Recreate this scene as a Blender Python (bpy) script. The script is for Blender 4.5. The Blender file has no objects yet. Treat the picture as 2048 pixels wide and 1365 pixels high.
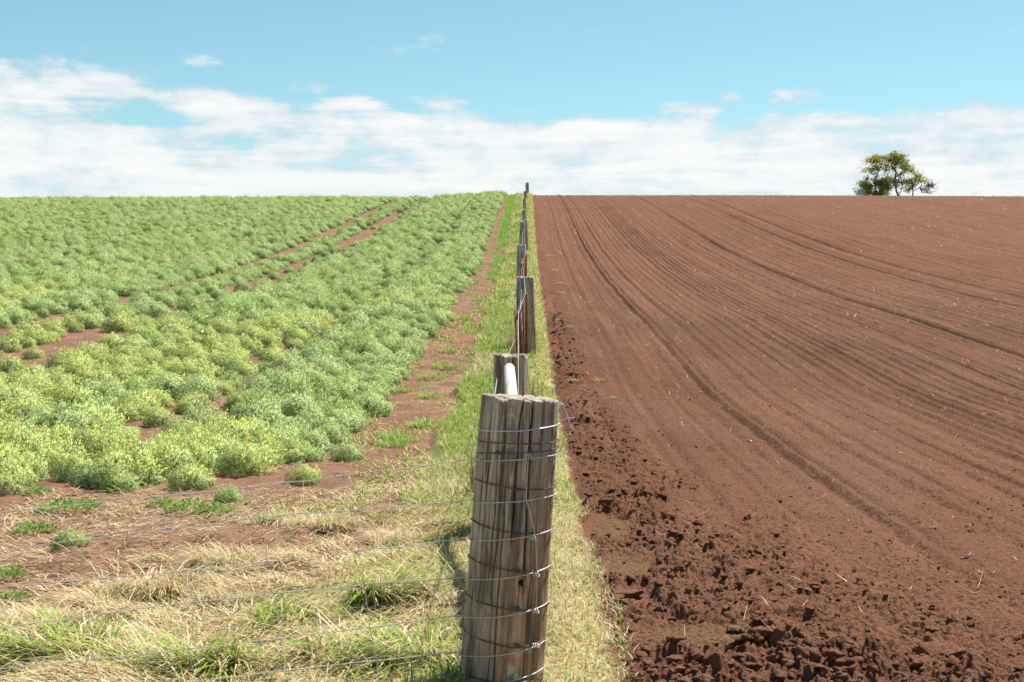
import bpy, math, random
import numpy as np
from mathutils import Vector

scene = bpy.context.scene
COL = scene.collection
R = np.random.default_rng(7)
random.seed(7)

# ------------------------------------------------------------------ camera, sky, sun, exposure
F = 2844.0                      # focal length in pixels of a 2048 wide frame (50 mm on a 36 mm sensor)
CX, CY = 1055.0, 650.0          # where the level line along the fence meets the frame
CAMZ = 1.4
cam_d = bpy.data.cameras.new("camera")
cam = bpy.data.objects.new("camera", cam_d)
COL.objects.link(cam)
cam.location = (0, 0, CAMZ)
cam.rotation_euler = (math.radians(90), 0, 0)
cam_d.lens = 50
cam_d.sensor_width = 36
cam_d.shift_x = -(CX - 1024) / 2048
cam_d.shift_y = -(682.5 - CY) / 2048
cam_d.clip_start = 0.05
cam_d.clip_end = 3000
cam_d.dof.use_dof = True
cam_d.dof.focus_distance = 9.0
cam_d.dof.aperture_fstop = 9.0
scene.camera = cam

SUN_AZ, SUN_EL = math.radians(43), math.radians(61)     # azimuth clockwise from +Y (along the fence)
SUN_STRENGTH, SKY_STRENGTH, EXPOSURE = 5.0, 0.069, 1.0
scene.view_settings.view_transform = 'Standard'
scene.view_settings.look = 'None'
scene.view_settings.exposure = EXPOSURE
scene.view_settings.gamma = 1.0
scene.view_settings.use_curve_mapping = False

sun_d = bpy.data.lights.new("sun", 'SUN')
sun_d.energy = SUN_STRENGTH
sun_d.angle = math.radians(0.6)
sun_d.color = (1.0, 0.945, 0.85)
sun = bpy.data.objects.new("sun", sun_d)
COL.objects.link(sun)
SDIR = Vector((math.sin(SUN_AZ) * math.cos(SUN_EL), math.cos(SUN_AZ) * math.cos(SUN_EL), math.sin(SUN_EL)))
sun.rotation_euler = SDIR.to_track_quat('Z', 'Y').to_euler()
sun.location = (30, 20, 60)


class NT:
    """small helper to write node trees"""
    def __init__(self, tree):
        self.t = tree
        tree.nodes.clear()

    def n(self, typ, **kw):
        nd = self.t.nodes.new(typ)
        for k, v in kw.items():
            if k.startswith('i_'):
                key = k[2:]
                key = int(key) if key.isdigit() else key.replace('_', ' ')
                s = nd.inputs[key]
                if isinstance(v, bpy.types.NodeSocket):
                    self.t.links.new(v, s)
                else:
                    s.default_value = v
            else:
                setattr(nd, k, v)
        return nd

    def math(self, op, a, b=None, c=None, clamp=False):
        nd = self.t.nodes.new('ShaderNodeMath')
        nd.operation = op
        nd.use_clamp = clamp
        for i, v in enumerate((a, b, c)):
            if v is None:
                continue
            if isinstance(v, bpy.types.NodeSocket):
                self.t.links.new(v, nd.inputs[i])
            else:
                nd.inputs[i].default_value = v
        return nd.outputs[0]

    def smooth(self, x, a, b):
        nd = self.t.nodes.new('ShaderNodeMapRange')
        nd.interpolation_type = 'SMOOTHSTEP'
        self.t.links.new(x, nd.inputs['Value'])
        nd.inputs['From Min'].default_value = a
        nd.inputs['From Max'].default_value = b
        return nd.outputs['Result']

    def mix(self, fac, a, b, blend='MIX'):
        nd = self.t.nodes.new('ShaderNodeMix')
        nd.data_type = 'RGBA'
        nd.blend_type = blend
        for s, v in ((nd.inputs[0], fac), (nd.inputs[6], a), (nd.inputs[7], b)):
            if isinstance(v, bpy.types.NodeSocket):
                self.t.links.new(v, s)
            else:
                s.default_value = v if not isinstance(v, tuple) or len(v) == 4 else (*v, 1)
        return nd.outputs[2]

    def noise(self, vec, scale, detail=4, rough=0.55, dist=0.0):
        nd = self.n('ShaderNodeTexNoise')
        if vec is not None:
            self.t.links.new(vec, nd.inputs['Vector'])
        nd.inputs['Scale'].default_value = scale
        nd.inputs['Detail'].default_value = detail
        nd.inputs['Roughness'].default_value = rough
        nd.inputs['Distortion'].default_value = dist
        return nd.outputs['Fac']

    def vec(self, x, y, z):
        nd = self.t.nodes.new('ShaderNodeCombineXYZ')
        for s, v in zip(nd.inputs, (x, y, z)):
            if isinstance(v, bpy.types.NodeSocket):
                self.t.links.new(v, s)
            else:
                s.default_value = v
        return nd.outputs[0]


def build_world():
    w = bpy.data.worlds.new("World")
    scene.world = w
    w.use_nodes = True
    T = NT(w.node_tree)
    sky = T.n('ShaderNodeTexSky', sky_type='NISHITA', sun_disc=False, sun_elevation=SUN_EL, sun_rotation=SUN_AZ,
              altitude=200, air_density=1.0, dust_density=0.3, ozone_density=1.6)
    tint = T.mix(1.0, sky.outputs[0], (0.84, 1.06, 0.92), 'MULTIPLY')
    d = T.n('ShaderNodeTexCoord').outputs['Generated']
    sp = T.n('ShaderNodeSeparateXYZ', i_0=d)
    az = T.math('ARCTAN2', sp.outputs[0], sp.outputs[1])
    el = T.math('ARCSINE', sp.outputs[2])
    def cn(ka, ke, z, det, rough, dist=0.0):
        return T.noise(T.vec(T.math('MULTIPLY', az, ka), T.math('MULTIPLY', el, ke), z), 1.0, det, rough, dist)
    puff = cn(18.0, 38.0, 3.1, 8, 0.62, 0.15)                  # billows
    streak = cn(9.0, 95.0, 6.6, 6, 0.6, 0.4)                   # flat layers seen edge on
    fine = cn(70.0, 200.0, 8.4, 5, 0.62, 0.2)
    wav = cn(5.0, 0.0, 1.7, 2, 0.5)
    edge = T.math('ADD', el, T.math('MULTIPLY', T.math('SUBTRACT', wav, 0.5), -0.035))

    def blob(px, py, wx, wy, amp):
        a0 = math.atan((px - CX) / F)
        e0 = math.atan((CY - py) / F)
        u = T.math('DIVIDE', T.math('SUBTRACT', az, a0), wx / F)
        v = T.math('DIVIDE', T.math('SUBTRACT', el, e0), wy / F)
        rr = T.math('ADD', T.math('MULTIPLY', u, u), T.math('MULTIPLY', v, v))
        return T.math('MULTIPLY', T.math('EXPONENT', T.math('MULTIPLY', T.math('MULTIPLY', rr, rr), -1.0)), amp)
    dens = T.math('MULTIPLY', T.smooth(edge, 0.163, 0.132), 0.58)
    for b in ((60, 200, 190, 58, 0.42), (240, 185, 120, 36, 0.34), (-350, 190, 300, 60, 0.5), (455, 218, 112, 42, 0.52), (405, 137, 46, 18, 0.36),
              (610, 180, 50, 15, 0.36), (880, 200, 75, 17, 0.44), (715, 208, 60, 16, 0.38), (640, 250, 420, 26, 0.16), (330, 252, 150, 15, -0.55),
              (1460, 197, 28, 13, 0.42), (1590, 203, 90, 18, 0.28), (1400, 215, 110, 14, .26), (1850, 200, 90, 10, .26),
              (2045, 30, 46, 16, 0.34), (2040, 95, 30, 12, 0.3), (1900, 240, 190, 34, .26), (1250, 262, 300, 26, .20), (1900, 330, 200, 16, -.16), (1200, 320, 200, 12, -.10), (760, 340, 300, 10, -.08)):
        dens = T.math('ADD', dens, blob(*b))
    bl = T.math('ADD', T.math('MULTIPLY', T.math('SUBTRACT', puff, 0.5), 1.75), T.math('MULTIPLY', T.math('SUBTRACT', streak, 0.5), 0.50))
    bl = T.math('ADD', bl, T.math('MULTIPLY', T.math('SUBTRACT', fine, 0.5), 0.25))
    dens = T.math('ADD', dens, bl)
    dens = T.math('ADD', dens, T.math('MULTIPLY', T.smooth(el, 0.138, 0.100), 0.34))
    fac = T.math('MULTIPLY', T.smooth(dens, 0.20, 0.62), 0.97)
    up = cn(18.0, 38.0, 2.55, 8, 0.62, 0.15)
    lit = T.math('ADD', T.math('MULTIPLY', T.math('SUBTRACT', puff, up), 1.6), 0.5)
    shade = T.math('ADD', T.math('MULTIPLY', T.smooth(T.math('ADD', dens, T.math('MULTIPLY', lit, .35)), 0.44, 1.18), 0.72), T.math('MULTIPLY', T.smooth(streak, 0.35, 0.65), 0.28))
    ccol = T.mix(shade, (0.60, 0.76, 0.84), (0.985, 0.985, 0.975))
    bg1 = T.n('ShaderNodeBackground', i_Color=tint, i_Strength=SKY_STRENGTH)
    bg2 = T.n('ShaderNodeBackground', i_Color=ccol, i_Strength=0.50)
    ms = T.n('ShaderNodeMixShader', i_0=fac, i_1=bg1.outputs[0], i_2=bg2.outputs[0])
    T.n('ShaderNodeOutputWorld', i_Surface=ms.outputs[0])


build_world()

# ------------------------------------------------------------------ general helpers
def tag(o, label=None, cat=None, group=None, kind=None):
    if label: o['label'] = label
    if cat: o['category'] = cat
    if group: o['group'] = group
    if kind: o['kind'] = kind
    return o


def link(name, me, mat=None, parent=None):
    o = bpy.data.objects.new(name, me)
    COL.objects.link(o)
    if mat is not None and me is not None and len(me.materials) == 0:
        me.materials.append(mat)
    if parent is not None:
        o.parent = parent
    return o


def empty(name, loc=(0, 0, 0), rz=0.0):
    o = bpy.data.objects.new(name, None)
    o.empty_display_size = 0.1
    COL.objects.link(o)
    o.location = loc
    o.rotation_euler = (0, 0, rz)
    return o


def np_mesh(name, V, Fc, col=None, smooth=True):
    """V (n,3); Fc (m,k) all faces with the same corner count"""
    V = np.ascontiguousarray(V, dtype=np.float32)
    Fc = np.ascontiguousarray(Fc, dtype=np.int32)
    me = bpy.data.meshes.new(name)
    n, (m, k) = len(V), Fc.shape
    me.vertices.add(n)
    me.vertices.foreach_set('co', V.ravel())
    me.loops.add(m * k)
    me.loops.foreach_set('vertex_index', Fc.ravel())
    me.polygons.add(m)
    me.polygons.foreach_set('loop_start', np.arange(0, m * k, k, dtype=np.int32))
    me.update(calc_edges=True)
    if smooth:
        me.polygons.foreach_set('use_smooth', np.ones(m, dtype=bool))
    if col is not None:
        a = me.attributes.new('col', 'FLOAT_COLOR', 'POINT')
        c = np.ones((n, 4), dtype=np.float32)
        c[:, :3] = col
        a.data.foreach_set('color', c.ravel())
    return me


class Acc:
    """collects quad pieces into one mesh"""
    def __init__(self):
        self.V, self.Fc, self.C, self.n = [], [], [], 0

    def add(self, V, Fc, C=None):
        V = np.asarray(V, dtype=float)
        self.V.append(V)
        self.Fc.append(np.asarray(Fc, dtype=int) + self.n)
        if C is not None:
            self.C.append(np.broadcast_to(np.asarray(C, dtype=float), (len(V), 3)))
        self.n += len(V)

    def mesh(self, name, smooth=True):
        return np_mesh(name, np.concatenate(self.V), np.concatenate(self.Fc), np.concatenate(self.C) if self.C else None, smooth)


def tube(P, r, seg=8, cap=True):
    """quads of a tube along the polyline P with radius r (scalar or per point)"""
    P = np.asarray(P, dtype=float)
    n = len(P)
    r = np.broadcast_to(np.asarray(r, dtype=float), (n,)).copy()
    if cap:
        P = np.vstack([P[:1], P, P[-1:]])
        r = np.concatenate([[r[0] * .05], r, [r[-1] * .05]])
        n += 2
    T = np.gradient(P, axis=0)
    if cap:
        T[0], T[-1] = P[2] - P[1], P[-2] - P[-3]
        T[1], T[-2] = T[0], T[-1]
    T /= np.linalg.norm(T, axis=1)[:, None] + 1e-12
    up = np.array([0, 0, 1.0]) if abs(T[0, 2]) < .9 else np.array([1.0, 0, 0])
    N = np.cross(T[0], up); N /= np.linalg.norm(N)
    ring = []
    ang = np.arange(seg) * 2 * np.pi / seg
    for i in range(n):
        N = N - T[i] * np.dot(N, T[i]); N /= np.linalg.norm(N) + 1e-12
        B = np.cross(T[i], N)
        ring.append(P[i] + r[i] * (np.cos(ang)[:, None] * N + np.sin(ang)[:, None] * B))
    V = np.concatenate(ring)
    i, j = np.meshgrid(np.arange(n - 1), np.arange(seg), indexing='ij')
    a = (i * seg + j).ravel(); b = (i * seg + (j + 1) % seg).ravel()
    return V, np.stack([a, b, b + seg, a + seg], 1)


def spline(P, n):
    """Catmull-Rom through P"""
    P = np.asarray(P, dtype=float)
    Q = np.vstack([2 * P[0] - P[1], P, 2 * P[-1] - P[-2]])
    t = np.linspace(0, len(P) - 1 - 1e-9, n)
    i = t.astype(int); f = (t - i)[:, None]
    a, b, c, d = Q[i], Q[i + 1], Q[i + 2], Q[i + 3]
    return .5 * (2 * b + (c - a) * f + (2 * a - 5 * b + 4 * c - d) * f ** 2 + (3 * b - a - 3 * c + d) * f ** 3)


def hash2(ix, iy, s):
    v = np.sin(ix * 127.1 + iy * 311.7 + s * 74.7) * 43758.5453
    return v - np.floor(v)


def vnoise(x, y, s=0.0):
    ix, iy = np.floor(x), np.floor(y)
    fx, fy = x - ix, y - iy
    fx = fx * fx * fx * (fx * (fx * 6 - 15) + 10); fy = fy * fy * fy * (fy * (fy * 6 - 15) + 10)
    a, b = hash2(ix, iy, s), hash2(ix + 1, iy, s)
    c, d = hash2(ix, iy + 1, s), hash2(ix + 1, iy + 1, s)
    return (a + (b - a) * fx) * (1 - fy) + (c + (d - c) * fx) * fy


def fbm(x, y, s=0.0, o=4, g=0.5):
    v, a, t = 0.0, 1.0, 0.0
    for k in range(o):
        v = v + a * vnoise(x, y, s + 3.7 * k); t += a; a *= g
        x, y = x * 2.03 + 17.1, y * 2.03 - 9.3
    return v / t


def sstep(x, a, b):
    t = np.clip((x - a) / (b - a), 0, 1)
    return t * t * (3 - 2 * t)


def lumps(x, y, s, seed, prob=0.8):
    """height field of angular clods, cell size s, height about 0..0.5 s"""
    wx = x + .35 * s * (vnoise(x / s * 1.9, y / s * 1.9, seed + 1) - .5) + .2 * s * (vnoise(x / s * 4.7, y / s * 4.7, seed + 5) - .5)
    wy = y + .35 * s * (vnoise(x / s * 1.9, y / s * 1.9, seed + 2) - .5) + .2 * s * (vnoise(x / s * 4.7, y / s * 4.7, seed + 6) - .5)
    ix, iy = np.floor(wx / s), np.floor(wy / s)
    h = np.zeros_like(x)
    for dx in (-1, 0, 1):
        for dy in (-1, 0, 1):
            jx, jy = ix + dx, iy + dy
            r1, r2 = hash2(jx, jy, seed + 11), hash2(jx, jy, seed + 12)
            r3, r4 = hash2(jx, jy, seed + 13), hash2(jx, jy, seed + 14)
            ux, uy = wx / s - (jx + .15 + .7 * r1), wy / s - (jy + .15 + .7 * r2)
            an = r4 * 6.28
            ca, sa = np.cos(an), np.sin(an)
            vx, vy = (ux * ca + uy * sa) * 1.25, (-ux * sa + uy * ca) * .85
            rad = .33 + .42 * r3
            d2 = (vx * vx + vy * vy) / (rad * rad)
            dome = np.sqrt(np.clip(1 - d2, 0, 1)) * rad * (.45 + .8 * r1)
            plane = rad * (.30 + .5 * r2) + (r4 - .5) * 1.3 * vx + (r1 - .5) * 1.1 * vy      # a broken, tilted face
            k = np.minimum(dome, np.clip(plane, 0, None)) * (hash2(jx, jy, seed + 15) < prob)
            h = np.maximum(h, k)
    return h * s


# ------------------------------------------------------------------ the lie of the land
_pd = np.array([-40, -12, 0, 5, 9, 12.3, 15, 18, 22, 28, 34, 44, 54, 64, 75, 85, 95, 103, 108, 115, 130, 150, 180, 250, 400, 700.])
_pz = np.array([-1.5, -1.45, -1.38, -1.30, -1.24, -1.15, -1.02, -.85, -.45, .12, .63, 1.68, 2.85, 4.18, 5.72, 7.12, 8.45, 9.37, 9.83, 10.25, 10.85, 11.1, 10.6, 7.5, -3, -25.])
_gd = np.arange(-40, 700, .2)
_gz = np.interp(_gd, _pd, _pz)
_k = np.hanning(21); _k /= _k.sum()
_gz = np.convolve(np.pad(_gz, 10, mode='edge'), _k, 'valid')


def base(x, y):
    z = np.interp(y, _gd, _gz) + CAMZ
    z = z - sstep(-x, 1.2, 9) * sstep(y, 20, 100) * .38          # the crop side lies a touch lower
    z = z - .075 * np.clip(-x - .3, 0, 4) * (1 - sstep(y, 6.0, 11.0))  # roadside falls away by the mesh fence
    z = z - .004 * np.clip(np.abs(x) - 18, 0, 200)
    return z


# furrow profile across the ploughed field, sampled every 5 mm
_fl = np.arange(0, 190, .005)
_fp = np.zeros_like(_fl)
_fr = np.random.default_rng(31)
_p = .95
while _p < 185:
    wd = _fr.uniform(.022, .050); dp = _fr.choice([.006, .010, .015, .026], p=[.3, .37, .28, .05]) * _fr.uniform(.8, 1.3)
    i0, i1 = np.searchsorted(_fl, [_p - .4, _p + .4])
    u = _fl[i0:i1] - _p
    _fp[i0:i1] += -dp * np.exp(-(u / wd) ** 2) + dp * .75 * np.exp(-((u - wd * 2.1) / (wd * 1.2)) ** 2)
    _p += _fr.uniform(.11, .30)
_p = 2.7
while _p < 185:                                                 # broad wheel runs pressed into the tilth
    for q in (_p, _p + 1.75):
        _fp += -.004 * np.exp(-((_fl - q) / .27) ** 4) + .006 * np.exp(-((_fl - q - .42) / .09) ** 2) + .003 * np.exp(-((_fl - q + .4) / .08) ** 2)
    _p += _fr.uniform(4.0, 5.4)


def mound(x, y):
    e = .30 * (fbm(y * .9, x * 0 + 3, 5.1, 4) - .5)
    return .075 * sstep(x + e, -.90, -.76) * (1 - sstep(x + e, .12, .42)) * sstep(y, 8, 12)


def clod_mask(x, y):
    n = fbm(x * 1.1, y * .55, 2.2, 3)
    band = sstep(x, .32, .46) * (1 - sstep(x + .35 * (n - .5), .62 + .25 * sstep(20 - y, 0, 10), .95 + .3 * sstep(20 - y, 0, 10)))
    n2 = fbm(x * 2.3, y * 1.5, 2.9, 3)
    near = sstep(x, .35, .6) * (1 - sstep(y + 6.0 * (n - .5) + .35 * np.clip(x - 1, 0, 3), 5.6, 11.0)) * (.30 + .70 * sstep(n2, .42, .62)) * (1 - .85 * sstep(x + 1.0 * (n - .5), .95, 1.9))
    m = np.maximum(band * (.45 + .55 * n) * (1 - .5 * sstep(y, 30, 70)), near)
    bare = np.zeros_like(x)
    for bx, by, wx, wy in ((.50, 8.6, .16, .55), (.52, 7.35, .17, .45), (.72, 5.75, .40, .30), (.50, 6.55, .10, .30)):
        bare = np.maximum(bare, np.exp(-((x - bx) / wx) ** 2 - ((y - by) / wy) ** 2))
    return m * (1 - .92 * sstep(bare + .25 * (n - .5), .3, .6))


def relief_r(x, y):
    on = sstep(x, .30, .42)
    lat = x + .10 * (fbm(y * .16, x * .05, 8.8, 3) - .5) + .035 * (fbm(y * .9, x * .4, 9.9, 3) - .5)
    amp = (.60 + .70 * sstep(y, 6.5, 11) - .30 * sstep(y, 22, 34)) * (.55 + .9 * fbm(x * .8, y * .22, 4.4, 3)) * (1 + 1.5 * sstep(y, 16, 60))
    h = np.interp(lat, _fl, _fp) * amp * sstep(x, .8, 1.2)
    m = clod_mask(x, y)
    m2 = .28 + .32 * sstep(fbm(x * 2.4, y * .7, 6.1, 3), .48, .68) + .2 * np.exp(-((np.mod(lat, 1.9) - .9) / .25) ** 2)
    near = 1 - sstep(y, 20, 48)
    h = h + m * (lumps(x, y, .24, 1.0, .38) * .44 + lumps(x, y, .12, 2.0, .5) * .52) + (m * .9 + m2 * near * .85) * lumps(x, y, .052, 3.0, .8) * .75
    h = h + (m * .7 + .85 * near) * lumps(x, y, .026, 4.0, .9) * .85 + (m * .5 + .3 * near) * lumps(x, y, .014, 14.0, .9) * .7
    rg = 1 - np.abs(2 * fbm(x * 5.2, y * 5.2, 17.7, 5, .62) - 1)
    h = h + (.040 * m + .006 * near) * np.clip(rg - .62, 0, 1) * 2.2
    h = h + (.050 * m + .012) * (fbm(x * 3.2, y * 2.4, 7.7, 5, .6) - .5)
    h = h + (.022 + .02 * sstep(y, 14, 40)) * (fbm(x * 9.0, y * 2.6, 27.7, 4, .6) - .5) * sstep(y, 7, 12)
    return h * on


def relief_l(x, y):
    h = .03 * (fbm(x * 1.6, y * 1.2, 12.1, 4) - .5) + .018 * (fbm(x * 9, y * 7, 13.1, 4) - .5)
    h = h + .055 * sstep(fbm(x * 1.9, y * 1.5, 14.1, 3), .45, .75) * (1 - sstep(y, 8, 10))
    soil = sstep(-x, .9, 1.2)
    h = h + soil * lumps(x, y, .07, 21.0, .35) * .35
    return h * (1 - sstep(x, -.05, .15))


def gz(x, y):
    x, y = np.broadcast_arrays(np.asarray(x, dtype=float), np.asarray(y, dtype=float))
    x, y = x.copy(), y.copy()
    z = base(x, y) + mound(x, y)
    r = x >= .15
    if r.any(): z[r] += relief_r(x[r], y[r])
    if (~r).any(): z[~r] += relief_l(x[~r], y[~r])
    return z


def g1(x, y):
    return float(gz(np.array([x]), np.array([y]))[0])


_sd = np.concatenate([np.arange(4.2, 30, .02), np.arange(30, 130, .1)])


def spot(px, py):
    """ground point seen at pixel (px, py) of the photograph"""
    X = (px - CX) * _sd / F
    z = base(X, _sd)
    line = CAMZ + (CY - py) / F * _sd
    i = int(np.argmax(z >= line))
    return float(X[i]), float(_sd[i])


def at(px, py, D):
    return np.array([(px - CX) * D / F, D, CAMZ + (CY - py) * D / F])


# ------------------------------------------------------------------ materials
def new_mat(name):
    m = bpy.data.materials.new(name)
    m.use_nodes = True
    return m, NT(m.node_tree)


def finish(T, color, rough=0.9, bump=None, bstr=0.5, bdist=0.02, metal=0.0, spec=0.25):
    b = T.n('ShaderNodeBsdfPrincipled', i_Roughness=rough, i_Metallic=metal)
    b.inputs['Specular IOR Level'].default_value = spec
    if isinstance(color, bpy.types.NodeSocket): T.t.links.new(color, b.inputs['Base Color'])
    else: b.inputs['Base Color'].default_value = (*color, 1)
    if bump is not None:
        bp = T.n('ShaderNodeBump', i_Strength=bstr, i_Distance=bdist, i_Height=bump)
        T.t.links.new(bp.outputs[0], b.inputs['Normal'])
    T.n('ShaderNodeOutputMaterial', i_Surface=b.outputs[0])


def soil_mat(name, dark, light, pale, moss=True):
    m, T = new_mat(name)
    pos = T.n('ShaderNodeNewGeometry').outputs['Position']
    sp = T.n('ShaderNodeSeparateXYZ', i_0=pos)
    x, y = sp.outputs[0], sp.outputs[1]
    big = T.noise(pos, .35, 4)
    mid = T.noise(pos, 3.0, 5, .6)
    fin = T.noise(pos, 38.0, 5, .65)
    c = T.mix(T.smooth(T.math('ADD', T.math('MULTIPLY', big, .5), T.math('MULTIPLY', mid, .5)), .36, .64), dark, light)
    c = T.mix(T.math('MULTIPLY', T.smooth(fin, .50, .74), .55), c, pale)
    lane = T.noise(T.vec(T.math('MULTIPLY', x, 3.2), T.math('MULTIPLY', y, .10), 0.0), 1.0, 4, .6)
    c = T.mix(T.math('MULTIPLY', T.smooth(lane, .48, .66), .50), c, pale)
    c = T.mix(T.math('MULTIPLY', T.smooth(lane, .46, .32), .50), c, dark)
    # drier, greyer crust where the wheels ran and the rain ponded
    crust = T.math('MULTIPLY', T.smooth(T.noise(T.vec(T.math('MULTIPLY', x, .8), T.math('MULTIPLY', y, .22), 5.0), 1.0, 3), .47, .62), T.smooth(y, 30.0, 12.0))
    c = T.mix(T.math('MULTIPLY', crust, .40), c, (.128, .064, .042))
    c = T.mix(T.math('MULTIPLY', T.smooth(T.math('ADD', y, T.math('MULTIPLY', big, 8.0)), 22.0, 8.0), .55), c, (.175, .079, .044))
    c = T.mix(T.math('MULTIPLY', T.smooth(T.math('ADD', y, T.math('MULTIPLY', big, 20.0)), 32.0, 60.0), .55), c, (.130, .046, .0185))
    wob = T.math('MULTIPLY', T.math('SUBTRACT', mid, .5), .22)
    th = T.smooth(T.math('ADD', x, wob), .36, .29)
    c = T.mix(th, c, T.mix(T.smooth(fin, .4, .66), (.24, .20, .075), (.42, .34, .17)))
    if moss:
        mk = 0.0
        for bx, by, wx, wy in ((.50, 8.6, .17, .6), (.52, 7.35, .18, .5), (.74, 5.75, .42, .33)):
            u = T.math('DIVIDE', T.math('SUBTRACT', x, bx), wx); v = T.math('DIVIDE', T.math('SUBTRACT', y, by), wy)
            g = T.math('EXPONENT', T.math('MULTIPLY', T.math('ADD', T.math('MULTIPLY', u, u), T.math('MULTIPLY', v, v)), -1.0))
            mk = T.math('ADD', g, mk)
        mk = T.smooth(T.math('ADD', T.math('MULTIPLY', mk, .5), T.math('MULTIPLY', T.noise(pos, 9.0, 5, .65), .8)), .62, .86)
        zz = T.math('MULTIPLY', mk, .32)
        c = T.mix(zz, c, (.120, .100, .036))
    h = T.math('ADD', T.math('MULTIPLY', fin, .5), T.math('MULTIPLY', T.noise(pos, 130.0, 3, .7), .25))
    h = T.math('ADD', h, T.math('MULTIPLY', T.noise(pos, 13.0, 5, .7), .8))
    finish(T, c, .93, h, .9, .036, spec=.18)
    return m


M_SOIL = soil_mat('ploughed_soil', (.080, .0300, .0130), (.122, .047, .0210), (.172, .076, .039))


def left_mat():
    m, T = new_mat('field_soil')
    pos = T.n('ShaderNodeNewGeometry').outputs['Position']
    sp = T.n('ShaderNodeSeparateXYZ', i_0=pos)
    x, y = sp.outputs[0], sp.outputs[1]
    mid = T.noise(pos, 2.6, 5, .6)
    fin = T.noise(pos, 30.0, 5, .65)
    c = T.mix(T.smooth(mid, .35, .65), (.125, .060, .035), (.192, .104, .063))
    c = T.mix(T.math('MULTIPLY', T.smooth(fin, .48, .72), .5), c, (.27, .170, .105))
    # thatch under the verge grass and the dry roadside
    wob = T.math('MULTIPLY', T.math('SUBTRACT', mid, .5), .25)
    verge = T.smooth(T.math('ADD', x, wob), -.92, -.76)
    diag = T.math('ADD', T.math('MULTIPLY', x, -.62), T.math('MULTIPLY', y, 1.0))         # dry grass lies below this slanting line
    road = T.smooth(T.math('ADD', diag, T.math('MULTIPLY', T.math('SUBTRACT', mid, .5), 3.0)), 9.3, 7.4)
    k = T.math('MAXIMUM', verge, road)
    thatch = T.mix(T.smooth(fin, .4, .66), (.20, .15, .07), (.38, .29, .155))
    thatch = T.mix(T.math('MULTIPLY', T.smooth(y, 9.0, 13.0), .8), thatch, (.20, .21, .06))
    c = T.mix(k, c, thatch)
    h = T.math('ADD', T.math('MULTIPLY', fin, .6), T.math('MULTIPLY', T.noise(pos, 120.0, 3, .7), .4))
    finish(T, c, .93, h, .7, .012, spec=.15)
    return m


M_LEFT = left_mat()


def leaf_mat(name, trans=.35, gloss=.12):
    m, T = new_mat(name)
    a = T.n('ShaderNodeAttribute', attribute_name='col')
    d = T.n('ShaderNodeBsdfPrincipled', i_Base_Color=a.outputs['Color'], i_Roughness=.6)
    d.inputs['Specular IOR Level'].default_value = gloss
    t = T.n('ShaderNodeBsdfTranslucent', i_Color=a.outputs['Color'])
    ms = T.n('ShaderNodeMixShader', i_0=trans, i_1=d.outputs[0], i_2=t.outputs[0])
    T.n('ShaderNodeOutputMaterial', i_Surface=ms.outputs[0])
    return m


M_LEAF = leaf_mat('feathery_leaf', .17)
M_GRASS = leaf_mat('grass_blade', .35)
M_STRAW = leaf_mat('dry_stalk', .12)
M_TREE = leaf_mat('tree_leaf', .52)


def simple_mat(name, c1, c2, scale, rough=.8, metal=0.0, spec=.3, bump=.3, bdist=.004, stretch=(1, 1, 1)):
    m, T = new_mat(name)
    co = T.n('ShaderNodeTexCoord').outputs['Object']
    mp = T.n('ShaderNodeMapping', i_Vector=co, i_Scale=stretch).outputs[0]
    n = T.noise(mp, scale, 5, .62)
    finish(T, T.mix(T.smooth(n, .35, .65), c1, c2), rough, n, bump, bdist, metal, spec)
    return m


M_CLOD = M_SOIL
M_BARK = simple_mat('tree_bark', (.055, .036, .028), (.10, .070, .055), 5.0)
M_RUSTWIRE = simple_mat('rusty_wire', (.11, .062, .043), (.20, .118, .080), 60.0, .75, .3)
M_GALV = simple_mat('galvanised_wire', (.42, .42, .42), (.60, .60, .59), 40.0, .45, .25, .5)
M_PICKET = simple_mat('rusted_steel', (.105, .036, .020), (.20, .078, .042), 14.0, .85, .1)
M_STONE = simple_mat('field_stone', (.20, .125, .095), (.33, .23, .185), 22.0)
M_WHITE = simple_mat('white_poly_wire', (.52, .52, .52), (.62, .62, .62), 20.0, .55)
M_PETAL = simple_mat('white_petal', (.75, .75, .72), (.82, .82, .80), 30.0, .6)
M_STICK = simple_mat('dead_stick', (.30, .19, .12), (.48, .35, .24), 20.0, .8)


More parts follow.
